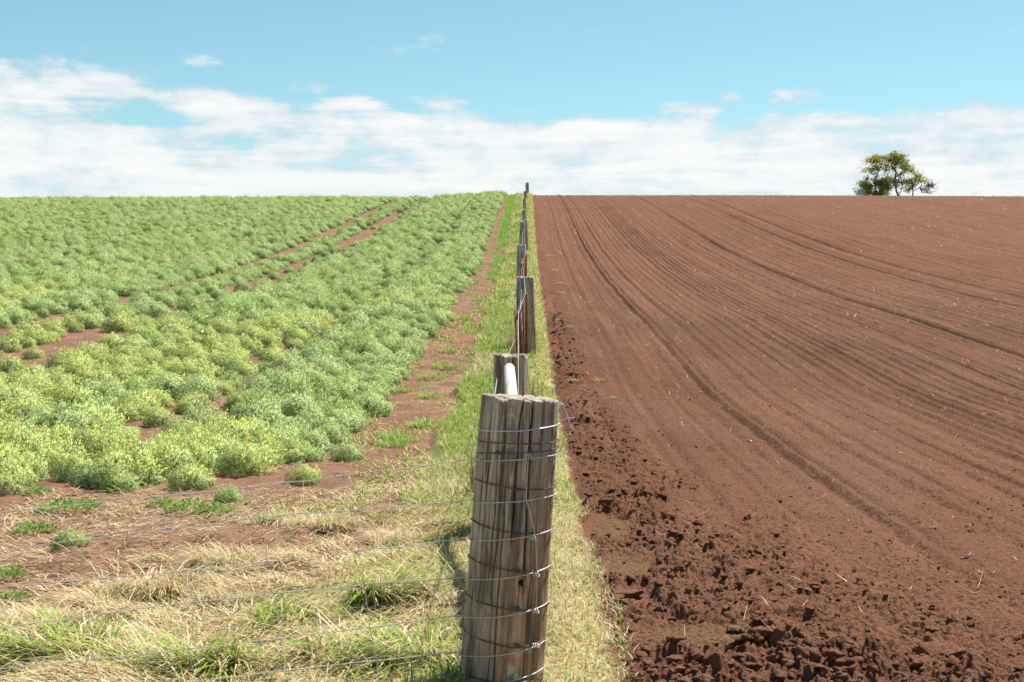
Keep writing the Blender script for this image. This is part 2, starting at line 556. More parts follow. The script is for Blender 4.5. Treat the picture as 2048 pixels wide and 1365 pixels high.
def wood_mat(name, dark, mid, pale, brown, brown_amt, lichen=True, base_z=-9.0):
    m, T = new_mat(name)
    co = T.n('ShaderNodeTexCoord').outputs['Object']
    st = T.n('ShaderNodeMapping', i_Vector=co, i_Scale=(1, 1, .07)).outputs[0]
    g = T.noise(st, 42.0, 6, .65, .3)
    g2 = T.noise(st, 150.0, 4, .6)
    blot = T.noise(co, 5.0, 4, .6)
    c = T.mix(T.smooth(g, .32, .68), dark, mid)
    c = T.mix(T.math('MULTIPLY', T.smooth(g2, .48, .72), .65), c, pale)
    g3 = T.noise(st, 22.0, 5, .6, .4)
    c = T.mix(T.math('MULTIPLY', T.smooth(g3, .52, .62), .80), c, tuple(v * .35 for v in dark))
    sp = T.n('ShaderNodeSeparateXYZ', i_0=co)
    br = T.math('MULTIPLY', T.smooth(T.math('ADD', T.math('ADD', T.math('MULTIPLY', sp.outputs[2], -1.0), T.math('MULTIPLY', sp.outputs[0], 2.6)),
                                     T.math('MULTIPLY', T.math('SUBTRACT', blot, .5), 1.5)), -.85, .15), brown_amt)
    c = T.mix(br, c, T.mix(T.smooth(g, .3, .7), tuple(v * .45 for v in brown), brown))
    if lichen:
        li = T.math('MULTIPLY', T.smooth(T.noise(co, 19.0, 5, .6), .58, .64), T.smooth(T.noise(co, 4.0, 3), .48, .58))
        c = T.mix(T.math('MULTIPLY', li, .8), c, (.42, .47, .38))
        stain = T.math('MULTIPLY', T.smooth(T.noise(T.n('ShaderNodeMapping', i_Vector=co, i_Scale=(1, 1, .2)).outputs[0], 13.0, 4), .56, .68), .6)
        c = T.mix(stain, c, (.045, .040, .034))
    h = T.math('ADD', T.math('MULTIPLY', g, .6), T.math('MULTIPLY', g2, .4))
    finish(T, c, .9, h, .8, .010, spec=.15)
    return m


M_POST = wood_mat('weathered_hardwood', (.17, .14, .108), (.45, .385, .30), (.67, .60, .51), (.50, .30, .165), .85)
M_POST2 = wood_mat('weathered_hardwood_grey', (.24, .235, .23), (.42, .42, .42), (.56, .56, .56), (.30, .23, .17), .25)
M_POST3 = wood_mat('weathered_hardwood_brown', (.25, .175, .13), (.46, .36, .285), (.66, .59, .52), (.42, .27, .19), .5)

# ------------------------------------------------------------------ ground
_ys = np.arange(1430, 391.5, -.72)
_tab = CY - (base(np.zeros_like(_sd), _sd) - CAMZ) / _sd * F
_keep = np.concatenate([[True], _tab[1:] < np.minimum.accumulate(_tab)[:-1]])
rows_mid = np.interp(-_ys, -_tab[_keep], _sd[_keep])
rows = np.concatenate([np.arange(-14, rows_mid[0] - .05, .3), rows_mid, np.geomspace(rows_mid[-1] + .5, 420, 70)])
rows = np.unique(np.round(rows, 4))


def ground_sheet(name, sign, ncol, k, w0, rws, mat):
    w = np.where(rws > 0, k * rws + w0, w0)
    u = np.linspace(0, 1, ncol)
    X = .15 + sign * np.outer(w, u)
    ext = np.array([1.0, 2.5, 6, 14, 30, 70, 150])
    X = np.hstack([X, X[:, -1:] + sign * ext[None, :]])
    Y = np.broadcast_to(rws[:, None], X.shape)
    Z = gz(X.ravel(), Y.ravel()) if sign < 0 else None
    if Z is None:
        xx, yy = X.ravel(), np.ascontiguousarray(Y).ravel()
        Z = base(xx, yy) + mound(xx, yy) + relief_r(xx, yy)
    nr, nc = X.shape
    V = np.stack([X.ravel(), np.ascontiguousarray(Y).ravel(), Z], 1)
    i, j = np.meshgrid(np.arange(nr - 1), np.arange(nc - 1), indexing='ij')
    a = (i * nc + j).ravel()
    Q = np.stack([a, a + 1, a + nc + 1, a + nc], 1) if sign > 0 else np.stack([a + 1, a, a + nc, a + nc + 1], 1)
    o = link(name, np_mesh(name, V, Q), mat)
    tag(o, kind='structure')
    return o


o = ground_sheet('ploughed_field', 1, 1000, .372, .9, rows, M_SOIL)
tag(o, 'bare red brown ploughed soil with long furrows over the hill', 'field')
o = ground_sheet('ground', -1, 560, .395, .9, rows[::2] if len(rows) % 2 else np.append(rows[::2], rows[-1]), M_LEFT)
tag(o, 'brown field soil under the crop and the grassy fence line', 'ground')

# ------------------------------------------------------------------ blades of grass and straw
def blades(P, L, W, az, lean, droop, C, zoff=0.0):
    """P (n,3) roots; bent tapering strips of three quads each"""
    n = len(P)
    L, W, az, lean, droop = [np.broadcast_to(np.asarray(v, float), (n,)) for v in (L, W, az, lean, droop)]
    dx, dy = np.cos(az), np.sin(az)
    px, py = -dy, dx
    V = np.empty((n, 4, 2, 3))
    pos = np.array(P, float); pos[:, 2] += zoff
    ang = lean.copy()
    wf = (1.0, .9, .62, .08)
    for k in range(4):
        w = W * wf[k] * .5
        V[:, k, 0] = pos - np.stack([px * w, py * w, 0 * w], 1)
        V[:, k, 1] = pos + np.stack([px * w, py * w, 0 * w], 1)
        s = L / 3
        pos = pos + np.stack([dx * np.sin(ang) * s, dy * np.sin(ang) * s, np.cos(ang) * s], 1)
        ang = ang + droop / 3
    V = V.reshape(-1, 3)
    b = np.arange(n)[:, None] * 8
    Q = np.concatenate([np.stack([b[:, 0] + 2 * k, b[:, 0] + 2 * k + 1, b[:, 0] + 2 * k + 3, b[:, 0] + 2 * k + 2], 1) for k in range(3)])
    return V, Q, np.repeat(np.asarray(C, float), 8, axis=0)


GREENS = np.array([(.17, .29, .045), (.22, .34, .06), (.28, .36, .08), (.13, .23, .05)])
LIME = np.array([(.36, .40, .085), (.42, .42, .10), (.30, .37, .07)])
DRY = np.array([(.63, .51, .32), (.55, .43, .26), (.71, .60, .42), (.44, .33, .19), (.60, .51, .29)])
BRIGHT = np.array([(.15, .36, .03), (.19, .40, .04), (.23, .42, .06)])


def pick(pal, n, jit=.12):
    c = pal[R.integers(0, len(pal), n)]
    return np.clip(c * (1 + R.normal(0, jit, (n, 1))) * (1 + R.normal(0, .04, (n, 3))), .01, .9)


def ground_pts(x, y):
    return np.stack([x, y, gz(x, y) - .006], 1)


def mix_cols(n, parts):
    pal = np.concatenate([pick(p, n)[None] for p, _ in parts])
    w = np.stack([np.broadcast_to(np.asarray(wt, float), (n,)) for _, wt in parts], 1)
    w = w / w.sum(1, keepdims=True)
    i = (R.random((n, 1)) > np.cumsum(w, 1)).sum(1).clip(0, len(parts) - 1)
    return pal[i, np.arange(n)], i


def verge():
    """the grass strip the fence stands in, from beside the first post to the hill crest"""
    A = Acc()
    for (y0, y1, dens, L, W) in ((5.0, 9.5, 7500, .058, .0046), (9.5, 16, 5200, .062, .0062), (16, 30, 2600, .075, .010), (30, 60, 950, .09, .020), (60, 118, 420, .11, .036)):
        n = int((y1 - y0) * 1.2 * dens)
        x = R.uniform(-1.0, .42, n); y = R.uniform(y0, y1, n)
        edge = -.30 * (fbm(y * .9, y * 0 + 3, 5.1, 4) - .5) + .10 * (fbm(y * 2.3, y * 0 + 2.0, 41.0, 3) - .5)
        redge = .10 * (fbm(y * 1.6, y * 0 + 7.0, 43.0, 4) - .5) * 2
        keep = (x > -.80 + edge) & (x < .33 + redge + .04 * sstep(12 - y, 0, 5))
        keep &= ~((y < 9.5) & (x < -.45 + .2 * (fbm(x * 3, y * 2, 44., 3) - .5)))
        thin = fbm(x * 4, y * 2.2, 45.0, 3)
        keep &= R.random(n) < .35 + 1.3 * sstep(thin, .3, .6)
        x, y, thin = x[keep], y[keep], thin[keep]
        n = len(x)
        patch = fbm(x * 1.7, y * .45, 46.0, 3)
        right = sstep(x, -.05, .2)
        dry = .25 + 1.5 * sstep(patch, .50, .68) * (1 - .55 * right) + right * (.6 + 1.9 * sstep(11 - y, 0, 3))
        lime = .9 + 1.4 * right * sstep(y, 9, 16)
        grn = .9 + .9 * sstep(.5 - patch, 0, .15) * (1 - right)
        C, kind = mix_cols(n, ((GREENS, grn), (LIME, lime), (DRY, dry)))
        ln = L * R.lognormal(0, .35, n) * np.where(kind == 2, 1.1, 1.0) * (1 - .35 * right)
        az = R.uniform(0, 6.28, n)
        V, Q, Cc = blades(ground_pts(x, y), ln, W * R.uniform(.7, 1.4, n), az, R.uniform(.25, 1.15, n), R.uniform(.2, 1.3, n), C)
        A.add(V, Q, Cc)
    o = link('grass', A.mesh('grass', False), M_GRASS)
    tag(o, 'strip of short green and straw coloured grass along the fence posts', 'grass', kind='stuff')


def roadside():
    """flattened dry grass and long green grass in the corner below the crop"""
    A = Acc()
    n = 80000
    x = R.uniform(-3.6, -.25, n); y = R.uniform(4.55, 10.4, n)
    f = fbm(x * 1.4, y * 1.1, 51.0, 4)
    diag = -.62 * x + y
    dens = sstep(9.1 + 2.4 * (f - .5) - diag, 0, 1.5)
    dens = np.maximum(dens, .75 * sstep(x, -1.0, -.55))
    dens = np.maximum(dens, .05 + .22 * sstep(fbm(x * 2.2, y * 1.6, 52.0, 3), .5, .65) * sstep(10.3 - y, 0, 1))
    keep = R.random(n) < dens
    x, y, f, diag = x[keep], y[keep], f[keep], diag[keep]
    n = len(x)
    greenw = 1.2 * sstep(5.75 + 1.6 * (f - .5) - diag, -.2, .9) + .5 * sstep(x, -1.2, -.5) * sstep(f, .42, .6) + .06
    C, kind = mix_cols(n, ((GREENS, greenw * .5), (LIME, greenw * .32), (DRY, 1.0)))
    flow = fbm(x * 1.1, y * .9, 53.0, 2) * 9.0
    az = flow + R.normal(0, .9, n)
    lean = np.where(kind == 2, R.uniform(1.0, 1.6, n), R.uniform(.45, 1.35, n))
    ln = np.where(kind == 2, .095, .105) * R.lognormal(0, .4, n)
    P = ground_pts(x, y)
    P[:, 2] += R.uniform(0, .03, n) * (kind == 2)
    A.add(*blades(P, ln, R.uniform(.0032, .0080, n), az, lean, R.uniform(.1, .8, n), C))
    o = link('dry_grass', A.mesh('dry_grass', False), M_GRASS)
    tag(o, 'flattened straw coloured dry grass mixed with green in the corner below the crop', 'dry grass', kind='stuff')


def straw_bits():
    """loose pale stalks: on the bare soil left of the fence, and specks over the ploughed field"""
    A = Acc()
    n = 26000
    x = R.uniform(-4.2, -.8, n); y = R.uniform(6.0, 13.5, n)
    f = fbm(x * 1.3, y * 1.0, 61.0, 3)
    keep = R.random(n) < sstep(f, .36, .6) * (1 - sstep(y, 9.8, 13.5) * .7)
    x, y = x[keep], y[keep]; n = len(x)
    P = ground_pts(x, y); P[:, 2] += R.uniform(.006, .02, n)
    A.add(*blades(P, R.uniform(.03, .12, n), R.uniform(.0025, .0055, n), R.normal(.1, .7, n), R.uniform(1.35, 1.65, n), R.normal(0, .25, n), pick(DRY, n)))
    n = 16000
    y = 9 + R.random(n) ** 1.5 * 36; x = R.uniform(-1.75, -.78, n)
    keep = R.random(n) < .12 + .88 * sstep(fbm(x * 3.4, y * .9, 66.0, 4), .50, .66)
    x, y = x[keep], y[keep]; n = len(x)
    P = ground_pts(x, y); P[:, 2] += .008
    gr = R.random(n) < .68
    Cb = np.where(gr[:, None], np.where(R.random((n, 1)) < .5, pick(LIME, n), pick(GREENS, n)), pick(DRY, n))
    A.add(*blades(P, R.uniform(.03, .09, n), .004 + .0004 * y, R.uniform(0, 6.28, n), np.where(gr, R.uniform(.7, 1.4, n), 1.45), R.normal(.1, .3, n), Cb))
    o = link('straw_litter', A.mesh('straw_litter', False), M_STRAW)
    tag(o, 'loose pale straw and sparse grass on the bare soil around the crop edge', 'straw', kind='stuff')
    A = Acc()
    for (y0, y1, n, L, W) in ((5.2, 14, 500, .05, .004), (14, 26, 1100, .065, .008), (26, 50, 2300, .08, .014), (50, 106, 4200, .11, .028)):
        y = R.uniform(y0, y1, n); x = .6 + R.random(n) * (.38 * y + .5)
        P = ground_pts(x, y); P[:, 2] += .012
        A.add(*blades(P, L * R.lognormal(0, .5, n), W * R.uniform(.5, 1.1, n), R.uniform(0, 6.28, n), R.uniform(1.0, 1.6, n), R.normal(.1, .5, n), pick(np.array([(.44, .27, .15), (.36, .19, .10), (.56, .40, .24)]), n)))
    o = link('stubble_litter', A.mesh('stubble_litter', False), M_STRAW)
    tag(o, 'scattered pale stubble flecks lying over the ploughed red soil', 'stubble', kind='stuff')


def green_mat_strip():
    """bright green weeds growing as a mat in the bare strip near the crest"""
    A = Acc()
    for (y0, y1, dens, L, W) in ((18, 36, 420, .05, .014), (36, 60, 330, .07, .022), (60, 112, 230, .09, .04)):
        n = int((y1 - y0) * .8 * dens)
        y = R.uniform(y0, y1, n); x = R.uniform(-1.6, -.84, n)
        f = fbm(x * 3.0, y * .5, 71.0, 3)
        inner = np.exp(-((x + 1.06) / .22) ** 2)
        keep = R.random(n) < sstep(f + .42 * sstep(y, 45, 75) * inner + .10 * sstep(y, 34, 44), .58, .72) * (.15 + .85 * inner)
        x, y = x[keep], y[keep]; n = len(x)
        A.add(*blades(ground_pts(x, y), L * R.lognormal(0, .3, n), W * R.uniform(.7, 1.3, n), R.uniform(0, 6.28, n), R.uniform(.3, 1.2, n), .5, pick(BRIGHT, n)))
    o = link('weeds', A.mesh('weeds', False), M_GRASS)
    tag(o, 'bright green low weeds in the bare strip beside the fence up the hill', 'weeds', kind='stuff')


verge(); roadside(); straw_bits(); green_mat_strip()


def tussock_mesh(seed, n, rad, L, W, pal, leanlo, leanhi, droop):
    global R
    keep, R = R, np.random.default_rng(seed)
    a = R.uniform(0, 6.28, n); r = rad * np.sqrt(R.random(n))
    P = np.stack([np.cos(a) * r, np.sin(a) * r, -.01 - .0 * a], 1)
    comb = R.uniform(0, 6.28)
    az = a * .55 + comb * .45 + R.normal(0, .7, n)
    C, _ = mix_cols(n, pal)
    V, Q, Cc = blades(P, L * R.lognormal(0, .3, n), W * R.uniform(.6, 1.3, n), az, R.uniform(leanlo, leanhi, n), R.uniform(droop * .5, droop * 1.3, n), C)
    V[:, 2] = np.maximum(V[:, 2], -.02 + .012 * R.random(len(V)))
    R = keep
    return np_mesh('tussock', V, Q, Cc, False)


_green_t = [tussock_mesh(100 + i, 620, .15, .22, .0085, ((GREENS, .7), (LIME, .9), (DRY, 1.0)), .3, 1.2, 1.7) for i in range(3)]
_dry_t = [tussock_mesh(200 + i, 900, .17, .17, .0062, ((DRY, 1.0), (GREENS, .07)), .3, 1.2, 1.8) for i in range(3)]
TG = (
    (845, 1165, .75, 'arching yellow green tussock just left of the first post, topmost of those beside it'),
    (760, 1215, .85, 'green tussock between the first post and the pale dry mounds'),
    (560, 1255, 1.0, 'broad green tussock with bent pale blades under the mesh wires'),
    (830, 1325, 1.0, 'dark green tussock at the foot of the first post'),
    (690, 1335, 1.0, 'tall leafy tussock low beside the first post, third from it'),
    (420, 1350, 1.0, 'green tussock at the lower edge below the middle of the mesh'),
    (150, 1320, 1.1, 'spreading yellow green tussock in the lower left corner'),
    (285, 1345, .9, 'short green tussock second from the lower left corner'),
    (20, 1335, 1.0, 'cut off green tussock at the far lower left corner'))
TD = (
    (650, 1060, .9, 'topmost pale dry tussock mound below the crop corner'),
    (585, 1045, .7, 'small dry tussock leaning on the topmost pale mound'),
    (455, 1130, 1.0, 'rounded straw pale tussock mound under the third mesh wire'),
    (325, 1190, 1.1, 'long combed straw tussock in the middle of the dry patch'),
    (225, 1215, 1.0, 'flattened pale tussock near the bare soil on the left'),
    (480, 1205, .9, 'thin dry tussock in front of the rounded pale mound'),
    (90, 1270, 1.0, 'dry tussock above the green corner grass at the left'),
    (780, 1090, .7, 'wispy dry tussock near the top wire beside the post'))
for tab, meshes, grp, cat in ((TG, _green_t, 'green grass tussocks under the mesh fence', 'tussock'), (TD, _dry_t, 'dry grass tussocks in the roadside corner', 'tussock')):
    for i, (px, py, s, lab) in enumerate(tab):
        x, y = spot(px, py)
        o = link('grass_tussock', meshes[i % 3], M_GRASS)
        o.location = (x, y, g1(x, y)); o.rotation_euler = (0, 0, random.uniform(0, 6.28)); o.scale = (s, s, s * .8)
        tag(o, lab, cat, grp)

# ------------------------------------------------------------------ the crop: feathery low bushes
SILVER = np.array([(.46, .56, .265), (.50, .59, .31), (.43, .54, .22), (.38, .52, .17)])
DEEP = np.array([(.26, .39, .115), (.30, .42, .13), (.22, .35, .09)])
YELLOW = np.array([(.53, .56, .15), (.47, .55, .16), (.55, .57, .19)])


def bush_leaves(rng, nsprig, nleaf, L, W, rad, hgt, lump=.22, yel=0.0, deep=.2):
    """a dome of feathery sprigs; returns quad strips"""
    u = rng.uniform(-.12, 1, nsprig); a = rng.uniform(0, 6.283, nsprig)
    s = np.sqrt(np.clip(1 - u * u, 0, 1))
    d = np.stack([np.cos(a) * s, np.sin(a) * s, u], 1)
    ph = rng.uniform(0, 6.28, 4)
    lumpy = 1 + lump * (np.sin(a * 3 + ph[0] + u * 2) * .5 + np.sin(a * 5 + ph[1] - u * 3) * .3 + np.sin(u * 6 + ph[2] + a * 2) * .35)
    rr = (1 - .38 * rng.random(nsprig) ** 1.8) * lumpy * np.where(rng.random(nsprig) < .10, rng.uniform(1.05, 1.28, nsprig), 1)
    c = d * rr[:, None] * np.array([rad, rad, hgt])
    c[:, 2] += hgt * .12
    g = d * np.array([.9, .9, .9]) + np.array([0, 0, .45]) + rng.normal(0, .35, (nsprig, 3))
    g /= np.linalg.norm(g, axis=1)[:, None]
    n = nsprig * nleaf
    C0 = np.repeat(c, nleaf, 0); G = np.repeat(g, nleaf, 0)
    dirv = G + rng.normal(0, .55, (n, 3)); dirv /= np.linalg.norm(dirv, axis=1)[:, None]
    st = C0 + G * (rng.uniform(-.5, .5, n) * L)[:, None] + rng.normal(0, L * .18, (n, 3))
    nrm = np.repeat(d, nleaf, 0) * 1.0 + np.array([0, 0, .30]) + rng.normal(0, .22, (n, 3))
    nrm /= np.linalg.norm(nrm, axis=1)[:, None]
    side = np.cross(dirv, nrm); side /= np.linalg.norm(side, axis=1)[:, None] + 1e-9
    ll = L * rng.uniform(.6, 1.3, n)[:, None]; ww = W * rng.uniform(.6, 1.3, n)[:, None]
    V = np.stack([st - side * ww * .25, st + dirv * ll * .5 - side * ww * .5, st + dirv * ll, st + dirv * ll * .5 + side * ww * .5], 1)
    gn = np.cross(V[:, 2] - V[:, 0], V[:, 3] - V[:, 1])
    fl = (gn * nrm).sum(1) < 0
    V[fl] = V[fl][:, ::-1]
    V[:, :, 2] = np.maximum(V[:, :, 2], .004)
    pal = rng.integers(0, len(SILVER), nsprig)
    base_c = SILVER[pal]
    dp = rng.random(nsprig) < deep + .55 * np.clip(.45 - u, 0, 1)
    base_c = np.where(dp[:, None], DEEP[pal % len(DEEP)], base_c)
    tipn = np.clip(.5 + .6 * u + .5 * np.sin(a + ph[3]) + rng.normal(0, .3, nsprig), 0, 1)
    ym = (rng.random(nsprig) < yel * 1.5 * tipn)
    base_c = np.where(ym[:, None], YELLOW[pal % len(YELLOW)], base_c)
    Cc = np.repeat(base_c, nleaf, 0) * (1 + rng.normal(0, .10, (n, 1)))
    return V, np.clip(Cc, .02, .8), nrm


def quads_mesh(name, V, C, N=None):
    n = len(V)
    me = np_mesh(name, V.reshape(-1, 3), np.arange(4 * n).reshape(n, 4), np.repeat(C, 4, 0), N is not None)
    if N is not None:                                         # every leaflet shades like the mound it belongs to
        a = me.attributes.new('custom_normal', 'FLOAT_VECTOR', 'POINT')
        a.data.foreach_set('vector', np.repeat(N, 4, 0).astype(np.float32).ravel())
        me.update()
    return me


BUSH = {}
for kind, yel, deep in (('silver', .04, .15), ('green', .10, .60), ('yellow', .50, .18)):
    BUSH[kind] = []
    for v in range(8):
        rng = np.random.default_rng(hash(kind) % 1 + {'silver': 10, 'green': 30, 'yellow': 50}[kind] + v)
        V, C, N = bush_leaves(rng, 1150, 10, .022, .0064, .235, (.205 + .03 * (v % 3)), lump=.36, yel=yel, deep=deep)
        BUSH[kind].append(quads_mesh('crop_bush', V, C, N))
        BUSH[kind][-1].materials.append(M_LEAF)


def crop_layout():
    pts = []
    rng = np.random.default_rng(5)
    lines = [-1.86, -2.24, -2.62, -3.00, -3.34]
    lines += [-3.84 - .40 * i for i in range(8)]
    lines += [-8.08, -8.50, -7.35]
    lines += [-9.70 - .43 * i for i in range(130)]
    for li, X in enumerate(lines):
        y = 10.2 + rng.uniform(0, .3)
        y0 = 11.4 if li == 0 else (10.9 if li == 1 else 10.3)
        while y < 116:
            jx = rng.normal(0, .075)
            lim = .50 * y + 6.0
            if y > y0 and -X < lim:
                gap = vn = float(vnoise(np.array([X * .9]), np.array([y * .55]), 81.0)[0])
                pd = (.03 if y < 24 else .08) + (.30 if gap < .22 else 0) + (.22 if li in (4, 5) else 0) + (.10 if li in (12, 13, 14) else 0) + (.05 if y < 11.5 else 0)
                if X == -7.35: pd = .90 if y > 34 else .60
                if rng.random() > pd:
                    sz = (.76 if y < 26 else .80) * rng.lognormal(0, .20 if y < 24 else .27) * (1.0 if li not in (0, 4, 5, 12, 13, 14) else .92)
                    pts.append((X + jx, y + rng.normal(0, .05), min(max(sz, .48), 1.08)))
            y += rng.uniform(.29, .47) if y < 50 else rng.uniform(.34, .54)
    return np.array(pts)


LAY = crop_layout()
_dist = np.hypot(LAY[:, 0], LAY[:, 1])
_inview = (CX + F * LAY[:, 0] / LAY[:, 1]) > -30
_order = np.argsort(np.where(_inview, _dist, 1e6))
near_ids = _order[:270]
yelf = fbm(LAY[:, 0] * .42, LAY[:, 1] * .13, 91.0, 3)
yelf = yelf * (1 - .8 * sstep(LAY[:, 1], 30, 48)) + .10 * np.exp(-((LAY[:, 1] - 11.5) / 2.0) ** 2)
yrand = np.random.default_rng(19).random(len(LAY))
deepf = .35 * np.random.default_rng(20).random(len(LAY)) + .65 * fbm(LAY[:, 0] * .8 + 9, LAY[:, 1] * .5, 92.0, 2)


def kind_of(i):
    if yelf[i] + .16 * (yrand[i] - .5) > .572: return 'yellow'
    if deepf[i] > (.56 if LAY[i, 1] < 30 else .49): return 'green'
    return 'silver'


def bush_place_words(x, y):
    bed = 'in the bed beside the bare strip' if x > -3.45 else ('in the wide middle bed' if x > -7.2 else 'past the wheel track')
    return bed


LOOK = {'silver': 'silvery green feathery crop bush', 'green': 'deep green feathery crop bush', 'yellow': 'yellow tinged feathery crop bush'}
front = sorted(near_ids, key=lambda i: LAY[i, 1])
edge_lab = {}
for i in near_ids:
    x, y, s = LAY[i]
    kd = kind_of(i)
    me = BUSH[kd][random.randrange(8)]
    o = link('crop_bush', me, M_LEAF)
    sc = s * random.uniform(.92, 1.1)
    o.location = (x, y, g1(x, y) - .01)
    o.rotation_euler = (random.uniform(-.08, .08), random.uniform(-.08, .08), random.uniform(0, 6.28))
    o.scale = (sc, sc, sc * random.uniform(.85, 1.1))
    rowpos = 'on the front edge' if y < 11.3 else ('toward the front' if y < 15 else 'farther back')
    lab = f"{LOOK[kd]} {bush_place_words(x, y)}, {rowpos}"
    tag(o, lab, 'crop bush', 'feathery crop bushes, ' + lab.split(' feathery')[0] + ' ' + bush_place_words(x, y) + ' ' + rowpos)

# small bushes standing apart in front of the crop
LONE = (
    (138, 1112, .40, 'green', 'small lone feathery bush on the strawy soil under the mesh wires'),
    (185, 972, .62, 'silver', 'pale bush standing forward of the crop near its left end'),
    (608, 968, .50, 'yellow', 'yellow green bush standing apart at the crop corner above the top wire'),
    (402, 975, .42, 'silver', 'small silvery bush low in front of the crop middle'),
    (455, 1003, .42, 'green', 'flat dark green bush beside the leafy weed mat'),
    (300, 968, .40, 'silver', 'tiny silvery bush at the crop front between two larger ones'),
    (695, 920, .55, 'silver', 'silver white bush at the crop corner nearest the post'),
    (590, 925, .48, 'yellow', 'bright yellow topped bush just behind the corner bush'),
    (12, 985, .60, 'yellow', 'yellow green bush cut by the photo edge in front of the crop'),
    (960, 520, .55, 'green', 'dark bush out on the bare strip up the hill'))
for px, py, s, kd, lab in LONE:
    x, y = spot(px, py)
    o = link('crop_bush', BUSH[kd][random.randrange(8)], M_LEAF)
    o.location = (x, y, g1(x, y) - .01)
    o.rotation_euler = (0, 0, random.uniform(0, 6.28))
    o.scale = (s, s, s * .9)
    tag(o, lab, 'crop bush', 'crop bushes standing apart')


def far_crop():
    """all the bushes farther off: one object that scatters the same plants over the hill"""
    ids = np.setdiff1d(np.arange(len(LAY)), near_ids)
    rng = np.random.default_rng(77)
    src = bpy.data.collections.new('crop_sources')
    names = [(k, v) for k in ('green', 'silver', 'yellow') for v in range(8)]
    for q, (k, v) in enumerate(names):
        me = BUSH[k][v]
        o = bpy.data.objects.new('plant_%02d' % q, me)
        src.objects.link(o)
    n = len(ids)
    x, y, sz = LAY[ids].T
    me = bpy.data.meshes.new('crop_foliage')
    me.vertices.add(n)
    me.vertices.foreach_set('co', np.stack([x, y, gz(x, y) - .01], 1).astype(np.float32).ravel())
    kid = {'green': 0, 'silver': 8, 'yellow': 16}
    idx = np.array([kid[kind_of(i)] for i in ids]) + rng.integers(0, 8, n)
    a = me.attributes.new('idx', 'INT', 'POINT'); a.data.foreach_set('value', idx.astype(np.int32))
    rot = np.stack([rng.normal(0, .06, n), rng.normal(0, .06, n), rng.uniform(0, 6.28, n)], 1)
    a = me.attributes.new('rot', 'FLOAT_VECTOR', 'POINT'); a.data.foreach_set('vector', rot.astype(np.float32).ravel())
    s1 = sz * rng.uniform(.92, 1.12, n)
    scl = np.stack([s1, s1, s1 * rng.uniform(.85, 1.15, n)], 1)
    a = me.attributes.new('scl', 'FLOAT_VECTOR', 'POINT'); a.data.foreach_set('vector', scl.astype(np.float32).ravel())
    o = link('crop_foliage', me, M_LEAF)
    ng = bpy.data.node_groups.new('scatter_crop', 'GeometryNodeTree')
    ng.interface.new_socket('Geometry', in_out='INPUT', socket_type='NodeSocketGeometry')
    ng.interface.new_socket('Geometry', in_out='OUTPUT', socket_type='NodeSocketGeometry')
    N, L = ng.nodes, ng.links
    gi, go = N.new('NodeGroupInput'), N.new('NodeGroupOutput')
    ci = N.new('GeometryNodeCollectionInfo')
    ci.inputs['Collection'].default_value = src
    ci.inputs['Separate Children'].default_value = True
    ci.inputs['Reset Children'].default_value = True
    ip = N.new('GeometryNodeInstanceOnPoints')
    ip.inputs['Pick Instance'].default_value = True
    def attr(nm, ty):
        nd = N.new('GeometryNodeInputNamedAttribute')
        nd.data_type = ty
        nd.inputs['Name'].default_value = nm
        return next(k for k in nd.outputs if k.name == 'Attribute' and k.enabled)
    L.new(gi.outputs[0], ip.inputs['Points'])
    L.new(ci.outputs[0], ip.inputs['Instance'])
    L.new(attr('idx', 'INT'), ip.inputs['Instance Index'])
    L.new(attr('rot', 'FLOAT_VECTOR'), ip.inputs['Rotation'])
    L.new(attr('scl', 'FLOAT_VECTOR'), ip.inputs['Scale'])
    L.new(ip.outputs[0], go.inputs[0])
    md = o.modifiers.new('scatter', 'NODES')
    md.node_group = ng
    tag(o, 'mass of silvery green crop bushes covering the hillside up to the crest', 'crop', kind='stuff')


far_crop()

# ------------------------------------------------------------------ weeds and flowers one can count
def weed_mesh(seed, n, rad, hgt, L, W, pal):
    rng = np.random.default_rng(seed)
    a = rng.uniform(0, 6.28, n); r = np.sqrt(rng.random(n))
    ctr = np.stack([np.cos(a) * r * rad, np.sin(a) * r * rad * .8, hgt * (1 - r ** 2) * rng.uniform(.3, 1, n) + .008], 1)
    d = np.stack([np.cos(a), np.sin(a), rng.uniform(.1, 1.2, n)], 1) + rng.normal(0, .6, (n, 3))
    d[:, 2] = np.abs(d[:, 2]); d /= np.linalg.norm(d, axis=1)[:, None]
    side = np.cross(d, np.array([0, 0, 1.0]) + rng.normal(0, .4, (n, 3))); side /= np.linalg.norm(side, axis=1)[:, None]
    ll = L * rng.uniform(.6, 1.3, n)[:, None]; ww = W * rng.uniform(.6, 1.3, n)[:, None]
    V = np.stack([ctr, ctr + d * ll * .55 - side * ww * .5, ctr + d * ll, ctr + d * ll * .55 + side * ww * .5], 1)
    return quads_mesh('weed', V, np.clip(pal[rng.integers(0, len(pal), n)] * (1 + rng.normal(0, .15, (n, 1))), .01, .8))


